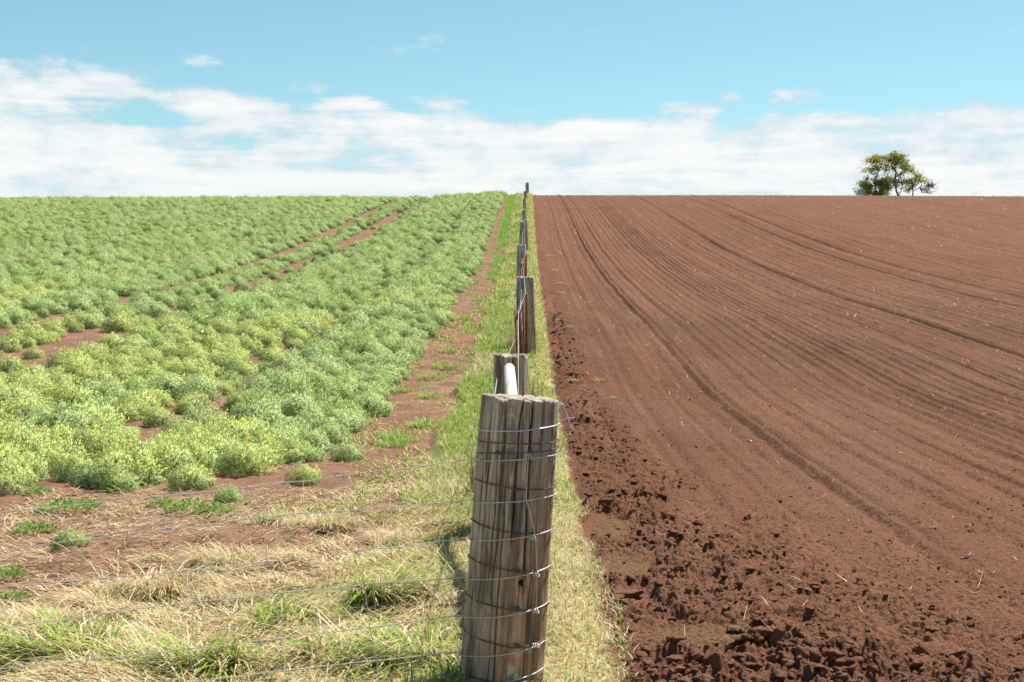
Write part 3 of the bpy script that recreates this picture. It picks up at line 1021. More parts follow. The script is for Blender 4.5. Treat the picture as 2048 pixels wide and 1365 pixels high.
_w = [weed_mesh(300 + i, 330, .19, .07, .034, .020, np.array([(.17, .30, .06), (.21, .34, .07), (.25, .37, .10)])) for i in range(3)]
_gm = [tussock_mesh(330 + i, 260, .21, .07, .0085, ((BRIGHT, .6), (GREENS, .8), (LIME, .3)), .05, .8, .8) for i in range(2)]
_sd_ = [weed_mesh(360 + i, 40, .07, .05, .05, .012, np.array([(.36, .42, .09), (.28, .36, .07)])) for i in range(2)]
WEEDS = (
    (75, 990, .62, 'round bright green weed clump below the crop at the left'),
    (130, 1028, .95, 'spreading dark green weed crossed by the top mesh wire'),
    (180, 1012, .6, 'small green weed joined to the spreading one by the top wire'),
    (235, 985, .55, 'low green weed close under the pale forward bush'),
    (375, 1028, .95, 'large leafy green weed mat in the middle of the strawy soil'),
    (430, 1028, .8, 'bright end of the leafy weed mat on its post side'),
    (325, 1010, .6, 'thin weed at the left end of the leafy mat'),
    (70, 1068, .75, 'faint low weed among straw under the second mesh wire'),
    (12, 1165, .65, 'green weed cut off by the left photo edge'),
    (22, 1200, .55, 'small weed below the one at the left photo edge'))
for i, (px, py, s, lab) in enumerate(WEEDS):
    x, y = spot(px, py)
    o = link('weed', _w[i % 3], M_GRASS)
    o.location = (x, y, g1(x, y)); o.rotation_euler = (0, 0, random.uniform(0, 6.28)); o.scale = (s, s, s)
    tag(o, lab, 'weed', 'leafy weeds on the soil below the crop')
MATS = (
    (888, 735, .95, 'bright green grass tuft, topmost of the pair midway down the bare strip'),
    (868, 755, .90, 'bright green grass tuft just below its topmost neighbour on the bare strip'),
    (800, 782, .90, 'thin grassy patch beside the crop edge on the bare strip'),
    (865, 795, .75, 'narrow green tuft alone in the middle of the bare strip'),
    (795, 872, .80, 'green tuft against the last big bush of the bed'),
    (820, 880, .60, 'small green tuft to the side of the last big bush'),
    (785, 888, .70, 'low green tuft in front of the last big bush'),
    (850, 850, .80, 'pale green patch near the grassy bank low on the strip'),
    (895, 705, .70, 'small tuft above the bright pair on the bare strip'),
    (930, 640, .80, 'faint green patch halfway up the bare strip'),
    (960, 600, .80, 'green patch against the grassy bank up the strip'),
    (985, 548, .90, 'bright round tuft by the grassy bank higher up the strip'))
for i, (px, py, s, lab) in enumerate(MATS):
    x, y = spot(px, py)
    o = link('grass_tuft', _gm[i % 2], M_GRASS)
    o.location = (x, y, g1(x, y)); o.rotation_euler = (0, 0, random.uniform(0, 6.28)); o.scale = (s, s * 2.2, s); o.rotation_euler.z = random.uniform(-.3, .3)
    tag(o, lab, 'grass tuft', 'green tufts on the bare strip')
for i, (px, py, s) in enumerate(((1103, 515, 1.3), (1112, 545, 1.4), (1118, 570, 1.2), (1123, 590, 1.2), (1098, 480, 1.2), (1092, 455, 1.2), (1120, 645, .8), (1138, 660, .8),
                                 (1198, 765, .9), (1145, 772, .8), (1225, 800, .6), (1085, 425, 1.4), (1078, 398, 1.6))):
    x, y = spot(px, py)
    o = link('seedling', _sd_[i % 2], M_GRASS)
    o.location = (x, y, g1(x, y)); o.rotation_euler = (0, 0, random.uniform(0, 6.28)); o.scale = (s, s * 1.6, s)
    tag(o, 'yellow green seedling on the ploughed soil in the line near the fence', 'seedling', 'seedlings in a line on the ploughed soil')


def daisy_mesh():
    A = Acc()
    for k in range(10):
        a = k * .628
        d = np.array([math.cos(a), math.sin(a), .15]); s = np.array([-math.sin(a), math.cos(a), 0])
        A.add([d * .005, d * .018 - s * .006, d * .028, d * .018 + s * .006], [[0, 1, 2, 3]])
    return A.mesh('daisy', False)


_dm = daisy_mesh()
for px, py in ((728, 574), (726, 567), (640, 690), (415, 655), (405, 690), (340, 675), (332, 677), (647, 652), (487, 697), (70, 780), (88, 778), (392, 622), (385, 628), (540, 490)):
    x, y = spot(px, py + 16)
    o = link('daisy', _dm, M_PETAL)
    o.location = (x, y, g1(x, y) + .335); o.rotation_euler = (.9, 0, random.uniform(-.5, .5)); o.scale = (.85,) * 3
    tag(o, 'tiny white daisy open above the crop foliage', 'flower', 'white daisies dotted over the crop')

# ------------------------------------------------------------------ clods, stones and sticks
def ico(sub):
    t = (1 + 5 ** .5) / 2
    V = [(-1, t, 0), (1, t, 0), (-1, -t, 0), (1, -t, 0), (0, -1, t), (0, 1, t), (0, -1, -t), (0, 1, -t), (t, 0, -1), (t, 0, 1), (-t, 0, -1), (-t, 0, 1)]
    V = [Vector(v).normalized() for v in V]
    Fc = [(0, 11, 5), (0, 5, 1), (0, 1, 7), (0, 7, 10), (0, 10, 11), (1, 5, 9), (5, 11, 4), (11, 10, 2), (10, 7, 6), (7, 1, 8), (3, 9, 4), (3, 4, 2), (3, 2, 6), (3, 6, 8), (3, 8, 9), (4, 9, 5), (2, 4, 11), (6, 2, 10), (8, 6, 7), (9, 8, 1)]
    for _ in range(sub):
        mid, nf = {}, []
        def m(a, b):
            k = (min(a, b), max(a, b))
            if k not in mid:
                V.append(((V[a] + V[b]) / 2).normalized()); mid[k] = len(V) - 1
            return mid[k]
        for a, b, c in Fc:
            x, y, z = m(a, b), m(b, c), m(c, a)
            nf += [(a, x, z), (b, y, x), (c, z, y), (x, y, z)]
        Fc = nf
    return np.array([tuple(v) for v in V]), np.array(Fc)


def clod_shape(seed, sub, rough=.30, cuts=9):
    rng = np.random.default_rng(seed)
    V, Fc = ico(sub)
    V = V.copy()
    for _ in range(cuts):                                     # broken faces
        n = rng.normal(0, 1, 3); n /= np.linalg.norm(n)
        d = rng.uniform(.30, .75)
        s = V @ n
        V -= np.outer(np.clip(s - d, 0, None), n)
    for k, (f, a) in enumerate(((1.7, rough), (3.9, rough * .5), (8.5, rough * .28))):
        p = V * f + rng.uniform(0, 50, 3)
        nz = (vnoise(p[:, 0] + p[:, 2] * .7, p[:, 1] - p[:, 2] * .6, 3 + k) + vnoise(p[:, 1] + 5, p[:, 2] + p[:, 0] * .5, 9 + k)) - 1
        V = V * (1 + a * nz)[:, None]
    V *= np.array([1, rng.uniform(.7, 1), rng.uniform(.55, .8)])
    return V, Fc


def clod_litter():
    rng = np.random.default_rng(61)
    big = [clod_shape(400 + i, 2) for i in range(8)]
    sml = [clod_shape(500 + i, 1, .35) for i in range(8)]
    n = 60000
    y = 4.9 + (rng.random(n) ** 1.7) * 24; x = .34 + rng.random(n) ** 1.3 * (.37 * y + .4)
    dens = clod_mask(x, y) * .19 + .060 * sstep(fbm(x * 2.4, y * .7, 6.1, 3), .4, .65)
    keep = rng.random(n) < dens
    x, y = x[keep], y[keep]; n = len(x)
    m = clod_mask(x, y)
    size = (.006 + .007 * m) * (1 - rng.random(n) * .95) ** -.58
    size = np.minimum(size, .042 * (.35 + .65 * m))
    size *= 1 + .4 * sstep(y, 14, 28)
    z = gz(x, y)
    Vs, Fs, k = [], [], 0
    for i in range(n):
        V, Fc = (big if size[i] > .026 else sml)[rng.integers(8)]
        a = rng.uniform(0, 6.28); ca, sa = math.cos(a), math.sin(a)
        W_ = np.stack([V[:, 0] * ca - V[:, 1] * sa, V[:, 0] * sa + V[:, 1] * ca, V[:, 2]], 1) * size[i] + (x[i], y[i], z[i] + size[i] * .22)
        Vs.append(W_); Fs.append(Fc + k); k += len(V)
    o = link('soil_clods', np_mesh('soil_clods', np.concatenate(Vs), np.concatenate(Fs)), M_SOIL)
    tag(o, 'countless small broken crumbs of red soil strewn along the field edge', 'soil', kind='stuff')


clod_litter()
CLODS = (
    (1240, 1205, .105, .55, 'big flat topped soil clod beside the pale grass edge'),
    (1345, 1165, .060, .8, 'upright split clod behind the big flat topped one'),
    (1312, 1150, .055, .8, 'leaning clod touching the split one behind the flat topped clod'),
    (1215, 1030, .060, .7, 'dark clod at the grass edge, higher of the two beside the mossy patch'),
    (1258, 1032, .062, .7, 'pale clod next to the dark one beside the mossy patch'),
    (1300, 1040, .05, .7, 'medium clod on the field side of the pale clod by the moss'),
    (1505, 1310, .105, .9, 'tall crumbly clod heap at the lower edge of the field'),
    (1560, 1325, .085, .8, 'broken clod leaning on the tall heap at the lower edge'),
    (1465, 1270, .07, .6, 'slabby clod behind the tall heap at the lower edge'),
    (1735, 1180, .042, .9, 'pointed lone clod in the middle of the lower field'),
    (1545, 1155, .045, .8, 'rounded clod near the white stick'),
    (1860, 1320, .09, .6, 'wide dark clod near the lower right of the field'),
    (1925, 1330, .075, .6, 'darker clod beside the wide one at the lower right'),
    (1660, 1290, .06, .6, 'smooth clod between the tall heap and the wide dark clod'),
    (1400, 1060, .045, .8, 'knobbly clod out from the mossy patch in the field'),
    (1495, 1045, .040, .8, 'small domed clod with a shadowed hollow behind it'))
for i, (px, py, r, fl, lab) in enumerate(CLODS):
    x, y = spot(px, py)
    V, Fc = clod_shape(600 + i, 4, .34, 11)
    V = V * np.array([r, r * .9, r * fl])
    o = link('soil_clod', np_mesh('soil_clod', V, Fc), M_SOIL)
    o.location = (x, y, g1(x, y) + r * fl * .25); o.rotation_euler = (0, 0, random.uniform(0, 6.28))
    tag(o, lab, 'clod', 'large clods on the field edge')
STONES = (
    (1965, 834, .030, 'largest rounded stone on the ploughed soil near the photo edge'),
    (1990, 830, .022, 'smaller stone just beyond the largest rounded one'),
    (1500, 887, .024, 'stone lying alone in the middle of the wheel run'),
    (1402, 790, .026, 'pale flat stone in the field straight out from the second post'),
    (1590, 735, .030, 'pale stone, upper of the pair in mid field'),
    (1640, 760, .022, 'pale stone, lower of the pair in mid field'),
    (1880, 866, .020, 'small stone below the largest rounded stone'),
    (1870, 680, .035, 'stone far out in the upper field towards the photo edge'),
    (1285, 440, .06, 'pale stone high on the hill near the fence side'),
    (1800, 912, .020, 'pale pebble sized stone low in the field near dry roots'))
for i, (px, py, r, lab) in enumerate(STONES):
    x, y = spot(px, py)
    V, Fc = clod_shape(700 + i, 3, .12, 5)
    o = link('stone', np_mesh('stone', V * r, Fc), M_STONE)
    o.location = (x, y, g1(x, y) + r * .3)
    tag(o, lab, 'stone', 'stones on the ploughed field')
STICKS = (
    (1603, 1196, .11, .0075, 'white peeled stick on the clods'),
    (1725, 1068, .11, .005, 'pale bent root lying across the middle of the lower field'),
    (1870, 1062, .15, .004, 'long straight straw stalk right of the bent root'),
    (1935, 1120, .07, .006, 'short thick pale stick near the photo edge'),
    (1975, 1155, .10, .005, 'curved pale root below the short thick stick'),
    (1545, 880, .16, .006, 'flat pale stalk near the lone stone in the wheel run'),
    (1330, 938, .11, .004, 'thin straw stalk near the fence side clods'),
    (1640, 1000, .10, .004, 'straw stalk lying flat in the crusted wheel run'),
    (1945, 1195, .06, .005, 'tiny bent twig low at the photo edge'),
    (1525, 935, .08, .005, 'tangled pale root beyond the clods in mid field'))
for i, (px, py, L, r, lab) in enumerate(STICKS):
    x, y = spot(px, py)
    rng = np.random.default_rng(800 + i)
    a = rng.uniform(-.9, .9); L = L * .62
    t = np.linspace(-1, 1, 5)
    P = np.stack([x + np.cos(a) * t * L, y + np.sin(a) * t * L + rng.normal(0, .03, 5), np.zeros(5)], 1)
    P[:, 2] = gz(P[:, 0], P[:, 1]) + .004 + np.abs(rng.normal(0, .006, 5))
    P = spline(P, 14)
    V, Q = tube(P - (x, y, P[:, 2].min()), r * .62 * np.linspace(1, .5, 14), 7)
    o = link('stick', np_mesh('stick', V, Q), M_STICK)
    o.location = (x, y, P[:, 2].min())
    tag(o, lab, 'stick', 'dry sticks and roots on the ploughed field')

# ------------------------------------------------------------------ fence
def post_mesh(seed, r, h, ncrack=20, seg=120, nrow=110, flare=1.05, depth=.2, square=0.0, jag=.03, knot=None, big=None):
    rng = np.random.default_rng(seed)
    th = np.linspace(-np.pi, np.pi, seg, endpoint=False)
    zz = np.linspace(-.25, h, nrow)
    TH, Z = np.meshgrid(th, zz)
    rad = np.full_like(TH, r) * (1 + (flare - 1) * (1 - np.clip(Z / h, 0, 1)))
    rad *= 1 + .03 * np.sin(TH * 2 + rng.uniform(0, 6)) + .022 * np.sin(TH * 3 + rng.uniform(0, 6) + Z * 2)
    rad *= 1 + .07 * (fbm(TH * 1.6 + 50, Z * 1.5 / max(h, .1), seed, 3) - .5)
    rad *= 1 + .030 * (vnoise(np.cos(TH) * 9 + 30, np.sin(TH) * 9 + Z * .7 + 30, seed + 2) - .5)
    if square:
        sq = 1 / np.maximum(np.abs(np.cos(TH)), np.abs(np.sin(TH)))
        rad *= (1 - square) + square * np.minimum(sq, 1.25)
    top = np.zeros(seg)
    cr = [(rng.uniform(-np.pi, np.pi), rng.uniform(.006, .015), rng.uniform(.04, depth), rng.uniform(-.2, h * .5), h * rng.uniform(.7, 1.3)) for _ in range(ncrack)]
    cr += list(big or [])
    for a0, wd, dp, z0, z1 in cr:
        wob = a0 + .10 * (fbm(Z * 3.1 / max(h, .1) + a0 * 9, Z * 0 + 1.3, seed + a0, 3) - .5) * 2
        u = np.angle(np.exp(1j * (TH - wob)))
        along = sstep(Z, z0 - .05, z0 + .12) * (1 - sstep(Z, z1 - .12, z1 + .05))
        rad -= r * dp * np.exp(-(u / wd) ** 2) * along
        if z1 > h:
            top -= jag * .35 * np.exp(-(np.angle(np.exp(1j * (th - wob[-1]))) / (wd * 1.6)) ** 2)
    if knot:
        ka, kz, ks = knot
        u = np.angle(np.exp(1j * (TH - ka))) * r; v = Z - kz
        d2 = (u / ks) ** 2 + (v / (ks * 1.3)) ** 2
        rad += r * (.13 * np.exp(-d2 / 2.2) - .42 * np.exp(-((u + .004) / (ks * .4)) ** 2 - ((v + ks * .55) / (ks * .42)) ** 2))
    X, Y = rad * np.cos(TH), rad * np.sin(TH)
    edgeh = top + jag * (hash2(np.floor(th * 4.1), np.floor(th * 1.3), seed) - .6)
    lift = sstep(Z, h * .8, h)
    Zp = Z + lift * edgeh[None, :]
    V = [np.stack([X.ravel(), Y.ravel(), Zp.ravel()], 1)]
    caps = []
    last = V[0][-seg:]
    for f in (.93, .75, .5, .25, .02):
        ring = last * np.array([f, f, 0])
        ring[:, 2] = h + (edgeh * f + .2 * jag * (vnoise(ring[:, 0] * 90 + 40, ring[:, 1] * 90 + 40, seed) - .3)) + .004
        caps.append(ring)
    V = np.concatenate(V + caps)
    nr = nrow + len(caps)
    i, j = np.meshgrid(np.arange(nr - 1), np.arange(seg), indexing='ij')
    a = (i * seg + j).ravel(); b = (i * seg + (j + 1) % seg).ravel()
    return np_mesh('post', V, np.stack([a, b, b + seg, a + seg], 1))


def put_post(name, px_top, py_top, D, me, mat, lean_px=0.0, extra_h=0.0):
    """stand a post so that its top is seen at the pixel; lean_px: sideways shift of the foot at ground level, in metres"""
    t = at(px_top, py_top, D)
    x0 = t[0] + lean_px
    o = link(name, me, mat)
    z0 = g1(x0, D)
    o.location = (x0, D, z0)
    o.rotation_euler = (0, math.atan2(t[0] - x0, t[2] - z0), 0)
    return o, float(t[2] - z0)


# the first strainer post, wrapped in wire
PD = 5.12
pr = .138
ptop = at(1043, 797, PD)
pfoot = np.array([at(1003, 1375, PD)[0], PD, g1(-.09, PD)])
ph = float(np.linalg.norm(ptop - pfoot))
post_root = empty('fence_post', tuple(pfoot))
pax = Vector(tuple(ptop - pfoot)).normalized()
post_root.rotation_euler = (0, math.atan2(pax.x, pax.z), 0)
me = post_mesh(3, pr, ph, 26, 480, 260, 1.06, .16, 0, .012, knot=(-np.pi / 2 + .38, .36, .026),
               big=[(-np.pi / 2 + .36, .026, .44, .30, 2.0), (-np.pi / 2 + .05, .012, .32, .5, 2.0), (-np.pi / 2 - .42, .022, .36, .25, 2.0), (-np.pi / 2 - .75, .012, .26, -.3, .8),
                    (-np.pi / 2 + .72, .012, .26, -.3, 1.6), (-np.pi / 2 + .55, .010, .22, -.3, .55), (-np.pi / 2 - .2, .012, .26, -.3, .7)])
shaft = link('post_shaft', me, M_POST, post_root)
tag(post_root, 'thick leaning grey strainer post bound with wires where the mesh fence ends', 'fence post', None)
bpy.context.view_layer.update()
PM = post_root.matrix_world.inverted()


def on_post(px, py, out=.004):
    """the point of the post's front skin seen at a pixel, in the post's own space"""
    q = at(px, py, PD)
    l = PM @ Vector(tuple(q))
    rr = pr * (1 + .06 * (1 - min(max(l.z / ph, 0), 1))) * 1.02 + out
    x = max(-rr * .999, min(rr * .999, l.x))
    return np.array([x, -math.sqrt(rr * rr - x * x), l.z]), rr


def front_arc(pix, out=.004, n=40, ends=True):
    """wire hugging the front of the post through pixels, then round the back"""
    pts = [on_post(px, py, out) for px, py in pix]
    ang = np.array([math.atan2(p[1], p[0]) for p, _ in pts]); z = np.array([p[2] for p, _ in pts]); rr = pts[0][1]
    ang = np.unwrap(ang)
    o = np.argsort(ang); ang, z = ang[o], z[o]
    a = np.linspace(ang[0], ang[-1], n)
    zz = np.interp(a, ang, z)
    if ends:
        ab = np.linspace(ang[-1], ang[0] + 2 * np.pi, n)
        a = np.concatenate([a, ab[1:]]); zz = np.concatenate([zz, np.linspace(zz[-1], zz[0], n)[1:]])
    return np.stack([rr * np.cos(a), rr * np.sin(a), zz], 1)


def Z1(X, Y):      # coordinates read off an enlargement of the post
    return (850 + X / 1.9925, 680 + Y / 1.9925)


def twist(c, r, n=26, turns=3, step=.004):
    t = np.linspace(0, 1, n)
    return np.stack([c[0] + (t - .5) * step * turns * 2, c[1] - .004 + r * np.cos(t * turns * 6.28), c[2] + r * np.sin(t * turns * 6.28)], 1)


RUSTY = (
    [(228, 400), (380, 401), (535, 398)], [(212, 448), (330, 438), (535, 424)], [(210, 550), (300, 565), (370, 577), (520, 582)],
    [(197, 712), (300, 738), (370, 749), (500, 749)], [(185, 858), (280, 880), (365, 897), (490, 895)], [(172, 1005), (250, 1025), (360, 1047), (485, 1049)],
    [(155, 1140), (250, 1168), (360, 1192), (470, 1180)], [(148, 1300), (250, 1318), (360, 1338), (468, 1328)])
for k, pix in enumerate(RUSTY):
    A = Acc()
    A.add(*tube(front_arc([Z1(*p) for p in pix], .004), .0027, 6))
    p, _ = on_post(*Z1(368 if k > 1 else 300, pix[1][1] + 12 if k > 1 else pix[1][1]), .005)
    if k not in (0,):
        A.add(*tube(twist(p, .006), .002, 6))
    link('wire_loop', A.mesh('wire_loop'), M_RUSTWIRE, post_root)
A = Acc()
A.add(*tube(front_arc([Z1(228, 357), Z1(380, 352), Z1(460, 343), Z1(535, 331)], .004), .0024, 6))
link('wire_loop', A.mesh('wire_loop'), M_GALV, post_root)

# mesh fence running away from the post to the left, level with it
mesh_root = empty('mesh_fence', tuple(pfoot))
tag(mesh_root, 'sagging galvanised wire mesh fence stretched from the leaning strainer post across the grass', 'wire fence')
MZ = (0, -.02, 0)
STR = ((475, 448, 1024), (640, 608, 1102), (790, 745, 1175), (945, 890, 1257), (1095, 1035, 1337), (1245, 1185, 1425), (1352, 1292, 1510))
LEFT_L = (226, 203, 188, 172, 155, 146, 146)
RIGHT_L = (537, 521, 506, 496, 486, 472, 468)
x_l0 = 850


def to_world_post(L):
    M = post_root.matrix_world
    return np.array([tuple(M @ Vector(tuple(p))) for p in L])


MD = 4.99
strand_pts = []
for k, (yl, yr, y0) in enumerate(STR):
    arc = front_arc([Z1(LEFT_L[k], yl), Z1((LEFT_L[k] + RIGHT_L[k]) / 2 - 20, yl + (yr - yl) * .42), Z1(RIGHT_L[k] - 55, yl + (yr - yl) * .78), Z1(RIGHT_L[k], yr)], .0065, 40, True)
    W_ = to_world_post(arc)
    a = np.array(W_[0])
    ya = 680 + yl / 1.9925
    pl = []
    xs = np.linspace(Z1(LEFT_L[k], 0)[0] - 6, -1100, 44)
    rng = np.random.default_rng(40 + k)
    for q, xx in enumerate(xs):
        t = (xs[0] - xx) / xs[0]
        yy = ya + (y0 - ya) * t - 16 * math.sin(min(t, 1) * math.pi) * (.6 if k % 2 else -.35) + rng.normal(0, 1.2) + (0 if t < 1 else (t - 1) * 20)
        pl.append(at(xx, yy, MD + .0 * t))
    pl = np.array(pl[::-1])
    left = np.vstack([spline(pl, 200), a[None]])
    strand_pts.append(left)
    P = np.vstack([left, W_[1:]]) - pfoot
    link('strand', np_mesh('strand', *tube(P, .00185, 6)), M_GALV, mesh_root)


def strand_at(k, px):
    S = strand_pts[k]
    X = (px - CX) * MD / F
    return np.array([X, MD - .004, np.interp(X, S[:, 0], S[:, 2])])


STAYS = ([846, 874, 887, 900, 910, 922, 930], [677, 704, 718, 728, 740, 753, 760], [502, 522, 537, 551, 561, 573, 580], [309, 338, 368, 388, 380, 392, 400],
         [110, 144, 205, 178, 188, 200, 208], [-60, -38, -15, -28, -20, -8, 0], [-240, -215, -190, -200, -190, -180, -172], [-420, -395, -370, -380, -370, -360, -350])
for s, xs in enumerate(STAYS):
    A = Acc()
    rng = np.random.default_rng(60 + s)
    key = [strand_at(k, xs[k]) for k in range(7)]
    P = []
    for k in range(6):
        for t in np.linspace(0, 1, 5)[:-1]:
            P.append(key[k] * (1 - t) + key[k + 1] * t + (rng.normal(0, .004), rng.normal(0, .002), 0))
    P.append(key[6])
    A.add(*tube(spline(np.array(P), 90) - pfoot, .0013, 5))
    for k in range(7):
        A.add(*tube(twist(key[k] - pfoot + (0, .006, 0), .0038, 22, 3, .003), .0013, 5))
    link('stay_wire', A.mesh('stay_wire'), M_GALV, mesh_root)
# wire that runs down the face of the post and the loose tail on its field side
A = Acc()
A.add(*tube(np.array([on_post(*Z1(*p), .010)[0] for p in ((412, 445), (408, 520), (403, 610), (425, 700), (440, 770), (446, 910), (444, 1060))]), .0018, 6))
for q in ((412, 445), (430, 768), (442, 912), (440, 1055), (440, 1190)):
    A.add(*tube(twist(on_post(*Z1(*q), .009)[0], .0075, 30, 3, .004), .0018, 6))
link('tie_wire', A.mesh('tie_wire'), M_GALV, post_root)
A = Acc()
tl = [at(*Z1(*p), PD) for p in ((537, 300), (545, 255), (560, 285), (570, 312), (578, 340), (589, 356))]
A.add(*tube(spline(np.array(tl), 30) - pfoot, .0028, 6))
tl = [at(*Z1(*p), PD) for p in ((520, 330), (548, 320), (575, 313), (598, 310))]
A.add(*tube(spline(np.array(tl), 20) - pfoot, .0016, 6))
tl = [at(*Z1(*p), PD) for p in ((530, 452), (545, 430), (552, 400), (562, 382), (580, 374))]
A.add(*tube(spline(np.array(tl), 20) - pfoot, .0022, 6))
link('wire_tail', A.mesh('wire_tail'), M_GALV, mesh_root)

# second post and the white pipe brace between the two
D2 = 8.6
o, h2 = put_post('fence_post', 1022, 711, D2, post_mesh(9, .106, at(1022, 711, D2)[2] - g1(-.1, D2), 18, 130, 110, 1.05, .24, .15, .022,
                 big=[(-np.pi / 2 + .5, .02, .4, -.2, 3), (-np.pi / 2 - .5, .025, .4, .2, 3), (-np.pi / 2 + .1, .02, .3, .1, 3)]), M_POST, 0.0)
tag(o, 'short cracked grey post behind the leaning strainer post, with the white pipe against it', 'fence post', 'timber fence posts')
pa, pb = at(1018.5, 737, 8.47), np.array([-.005, 5.36, g1(0, 5.3) + .42])
m, T = new_mat('white_pipe_paint')
co = T.n('ShaderNodeTexCoord').outputs['Object']
spz = T.n('ShaderNodeSeparateXYZ', i_0=co)
nz = T.noise(co, 6.0, 5, .6)
rust = T.math('MULTIPLY', T.smooth(T.math('ADD', T.math('MULTIPLY', spz.outputs[1], 1.0), T.math('MULTIPLY', nz, .35)), -.12, .20), .75)
finish(T, T.mix(rust, T.mix(T.smooth(nz, .4, .65), (.50, .49, .47), (.63, .615, .59)), (.52, .36, .27)), .5, nz, .1, .002, spec=.4)
L_ = np.linalg.norm(pb - pa)
d_ = (pb - pa) / L_
prof = [(-.026, .004), (-.024, .016), (-.016, .026), (-.004, .031), (.01, .033), (.3, .033), (L_ * .5, .033), (L_, .033), (L_ + .004, .03)]
V, Q = tube(np.array([d_ * s for s, _ in prof]), np.array([r for _, r in prof]), 28)
o = link('brace_pipe', np_mesh('brace_pipe', V, Q), m)
o.location = tuple(pa)
tag(o, 'white painted pipe with rust stained rounded end sloping between the first two posts', 'pipe')

# timber posts up the hill:   px, py of the top, distance, radius, squareness, foot shift, material, label
POSTS = (
    (1044.5, 555, 22.3, .076, .75, -.03, M_POST2, 'flat blue grey post, left of a touching pair above the white pipe'),
    (1060.5, 555, 21.4, .060, .1, .03, M_POST3, 'round weathered brown post, right of a touching pair above the white pipe'),
    (1043.5, 491, 33.0, .098, .6, -.03, M_POST2, 'flat grey post midway up the hill, next above the touching pair'),
    (1044.5, 444, 50.5, .085, .5, -.02, M_POST2, 'slim grey post second above the touching pair'),
    (1050.5, 441, 51.5, .080, .1, .02, M_POST3, 'slim brown post close beside the second grey one up the hill'),
    (1047.5, 421, 63.0, .085, .1, 0, M_POST3, 'distant brown post third from the crest'),
    (1048.5, 398, 79.0, .085, .1, 0, M_POST3, 'distant brown post second from the crest'),
    (1050.5, 383, 92.0, .10, .1, 0, M_POST3, 'brown post just in front of the tallest crest post'),
    (1054.5, 366, 103.5, .125, .2, 0, M_POST3, 'tallest post standing against the sky on the crest'))
for k, (px, py, D, r, sq, foot, mt, lab) in enumerate(POSTS):
    t = at(px, py, D)
    h = t[2] - g1(t[0] + foot, D)
    o, _ = put_post('fence_post', px, py, D, post_mesh(20 + k, r, float(h), 12, 64, 60, 1.08, .25, sq, .03), mt, foot)
    tag(o, lab, 'fence post', 'timber fence posts')

# steel pickets between them
def picket_mesh(h, w=.040):
    A = Acc()
    t = .0035
    for a in (math.radians(90), math.radians(215), math.radians(325)):
        d = np.array([math.cos(a), math.sin(a)]); s = np.array([-d[1], d[0]]) * t
        ring = [d * 0 - s, d * w * .75 - s * .8, d * w * .75 + s * .8, d * 0 + s]
        V = [(p[0], p[1], z) for z in (-.3, h) for p in ring]
        A.add(V, [[0, 1, 5, 4], [1, 2, 6, 5], [2, 3, 7, 6], [3, 0, 4, 7], [4, 5, 6, 7], [3, 2, 1, 0]])
    return A.mesh('picket', False)


PICK = (
    (1035, 619, 12.9, .065, 'rusty steel picket leaning left just past the second post'),
    (1050.5, 584, 17.6, .0, 'rusty steel picket in front of the touching pair of posts'),
    (1044.5, 524, 26.2, .0, 'rusty steel picket between the touching pair and the next grey post'),
    (1050.5, 507, 29.2, .0, 'dark rusty picket close in front of the midway grey post'),
    (1048.5, 468, 39.0, .0, 'thin picket first above the midway grey post'),
    (1049.5, 455, 45.0, .0, 'thin picket second above the midway grey post'),
    (1050.0, 433, 57.0, .0, 'far picket standing between the distant brown posts'),
    (1051.0, 412, 70.0, .0, 'faraway picket below the second post from the crest'))
ptops = []
for px, py, D, foot, lab in PICK:
    t = at(px, py, D)
    o, h = put_post('steel_picket', px, py, D, picket_mesh(float(t[2] - g1(t[0] + foot, D)), .050 if D < 20 else .055), M_PICKET, foot)
    ptops.append(t)
    tag(o, lab, 'picket', 'steel pickets along the fence')

# strands running uphill from post to post, and the white electric wire on the picket tops
line_root = empty('fence_wires', (0, PD, g1(0, PD)))
tag(line_root, 'thin fence wires running uphill from post to post over the crest', 'fence wires')
ys = np.concatenate([[5.3], np.arange(8.6, 104, 4.3), [103.5]])
ctr = np.interp(ys, [5, 8.6, 13, 22, 33, 50, 63, 79, 92, 103.5], [-.05, -.10, -.02, -.0, -.05, -.09, -.15, -.2, -.17, -.02])
rng = np.random.default_rng(3)
org = np.array(line_root.location)
for hgt in (.18, .36, .55, .74, .92):
    P = np.stack([ctr - .085 + rng.normal(0, .008, len(ys)), ys, base(ctr, ys) + mound(ctr, ys) + hgt], 1)
    link('strand', np_mesh('strand', *tube(P - org, .0018, 5)), M_GALV, line_root)
A = Acc()
for D, hh in ((16.5, .62), (17.9, .5), (19.2, .7), (14.5, .4)):       # curls of loose wire at the pickets
    c = np.array([.03, D, g1(.03, D) + hh])
    t = np.linspace(0, 1, 24)
    link('loose_wire', np_mesh('loose_wire', *tube(np.stack([c[0] + .09 * np.sin(t * 5 + D), c[1] + .3 * t, c[2] + .16 * np.sin(t * 4.1 + D * 2) + .1 * t], 1) - org, .002, 5)), M_RUSTWIRE, line_root)

ew = [at(1037, 800, 5.26), at(1036.5, 706, 8.42), at(1037, 624, 12.86)] + [p + (.004, -.03, -.02) for p in ptops[1:]]
wr = empty('electric_wire', tuple(ew[0]))
tag(wr, 'white electric wire zigzagging along the tops of the steel pickets', 'electric wire')
link('conductor', np_mesh('conductor', *tube(np.array(ew) - ew[0], np.array([.0010, .0012, .0016] + [.0018] * (len(ew) - 3)), 6)), M_WHITE, wr)
for p in ew[2:6]:
    link('insulator', np_mesh('insulator', *tube(np.array([p + (0, 0, -.015), p + (0, 0, .012)]) - ew[0], .010, 10)), M_WHITE, wr)

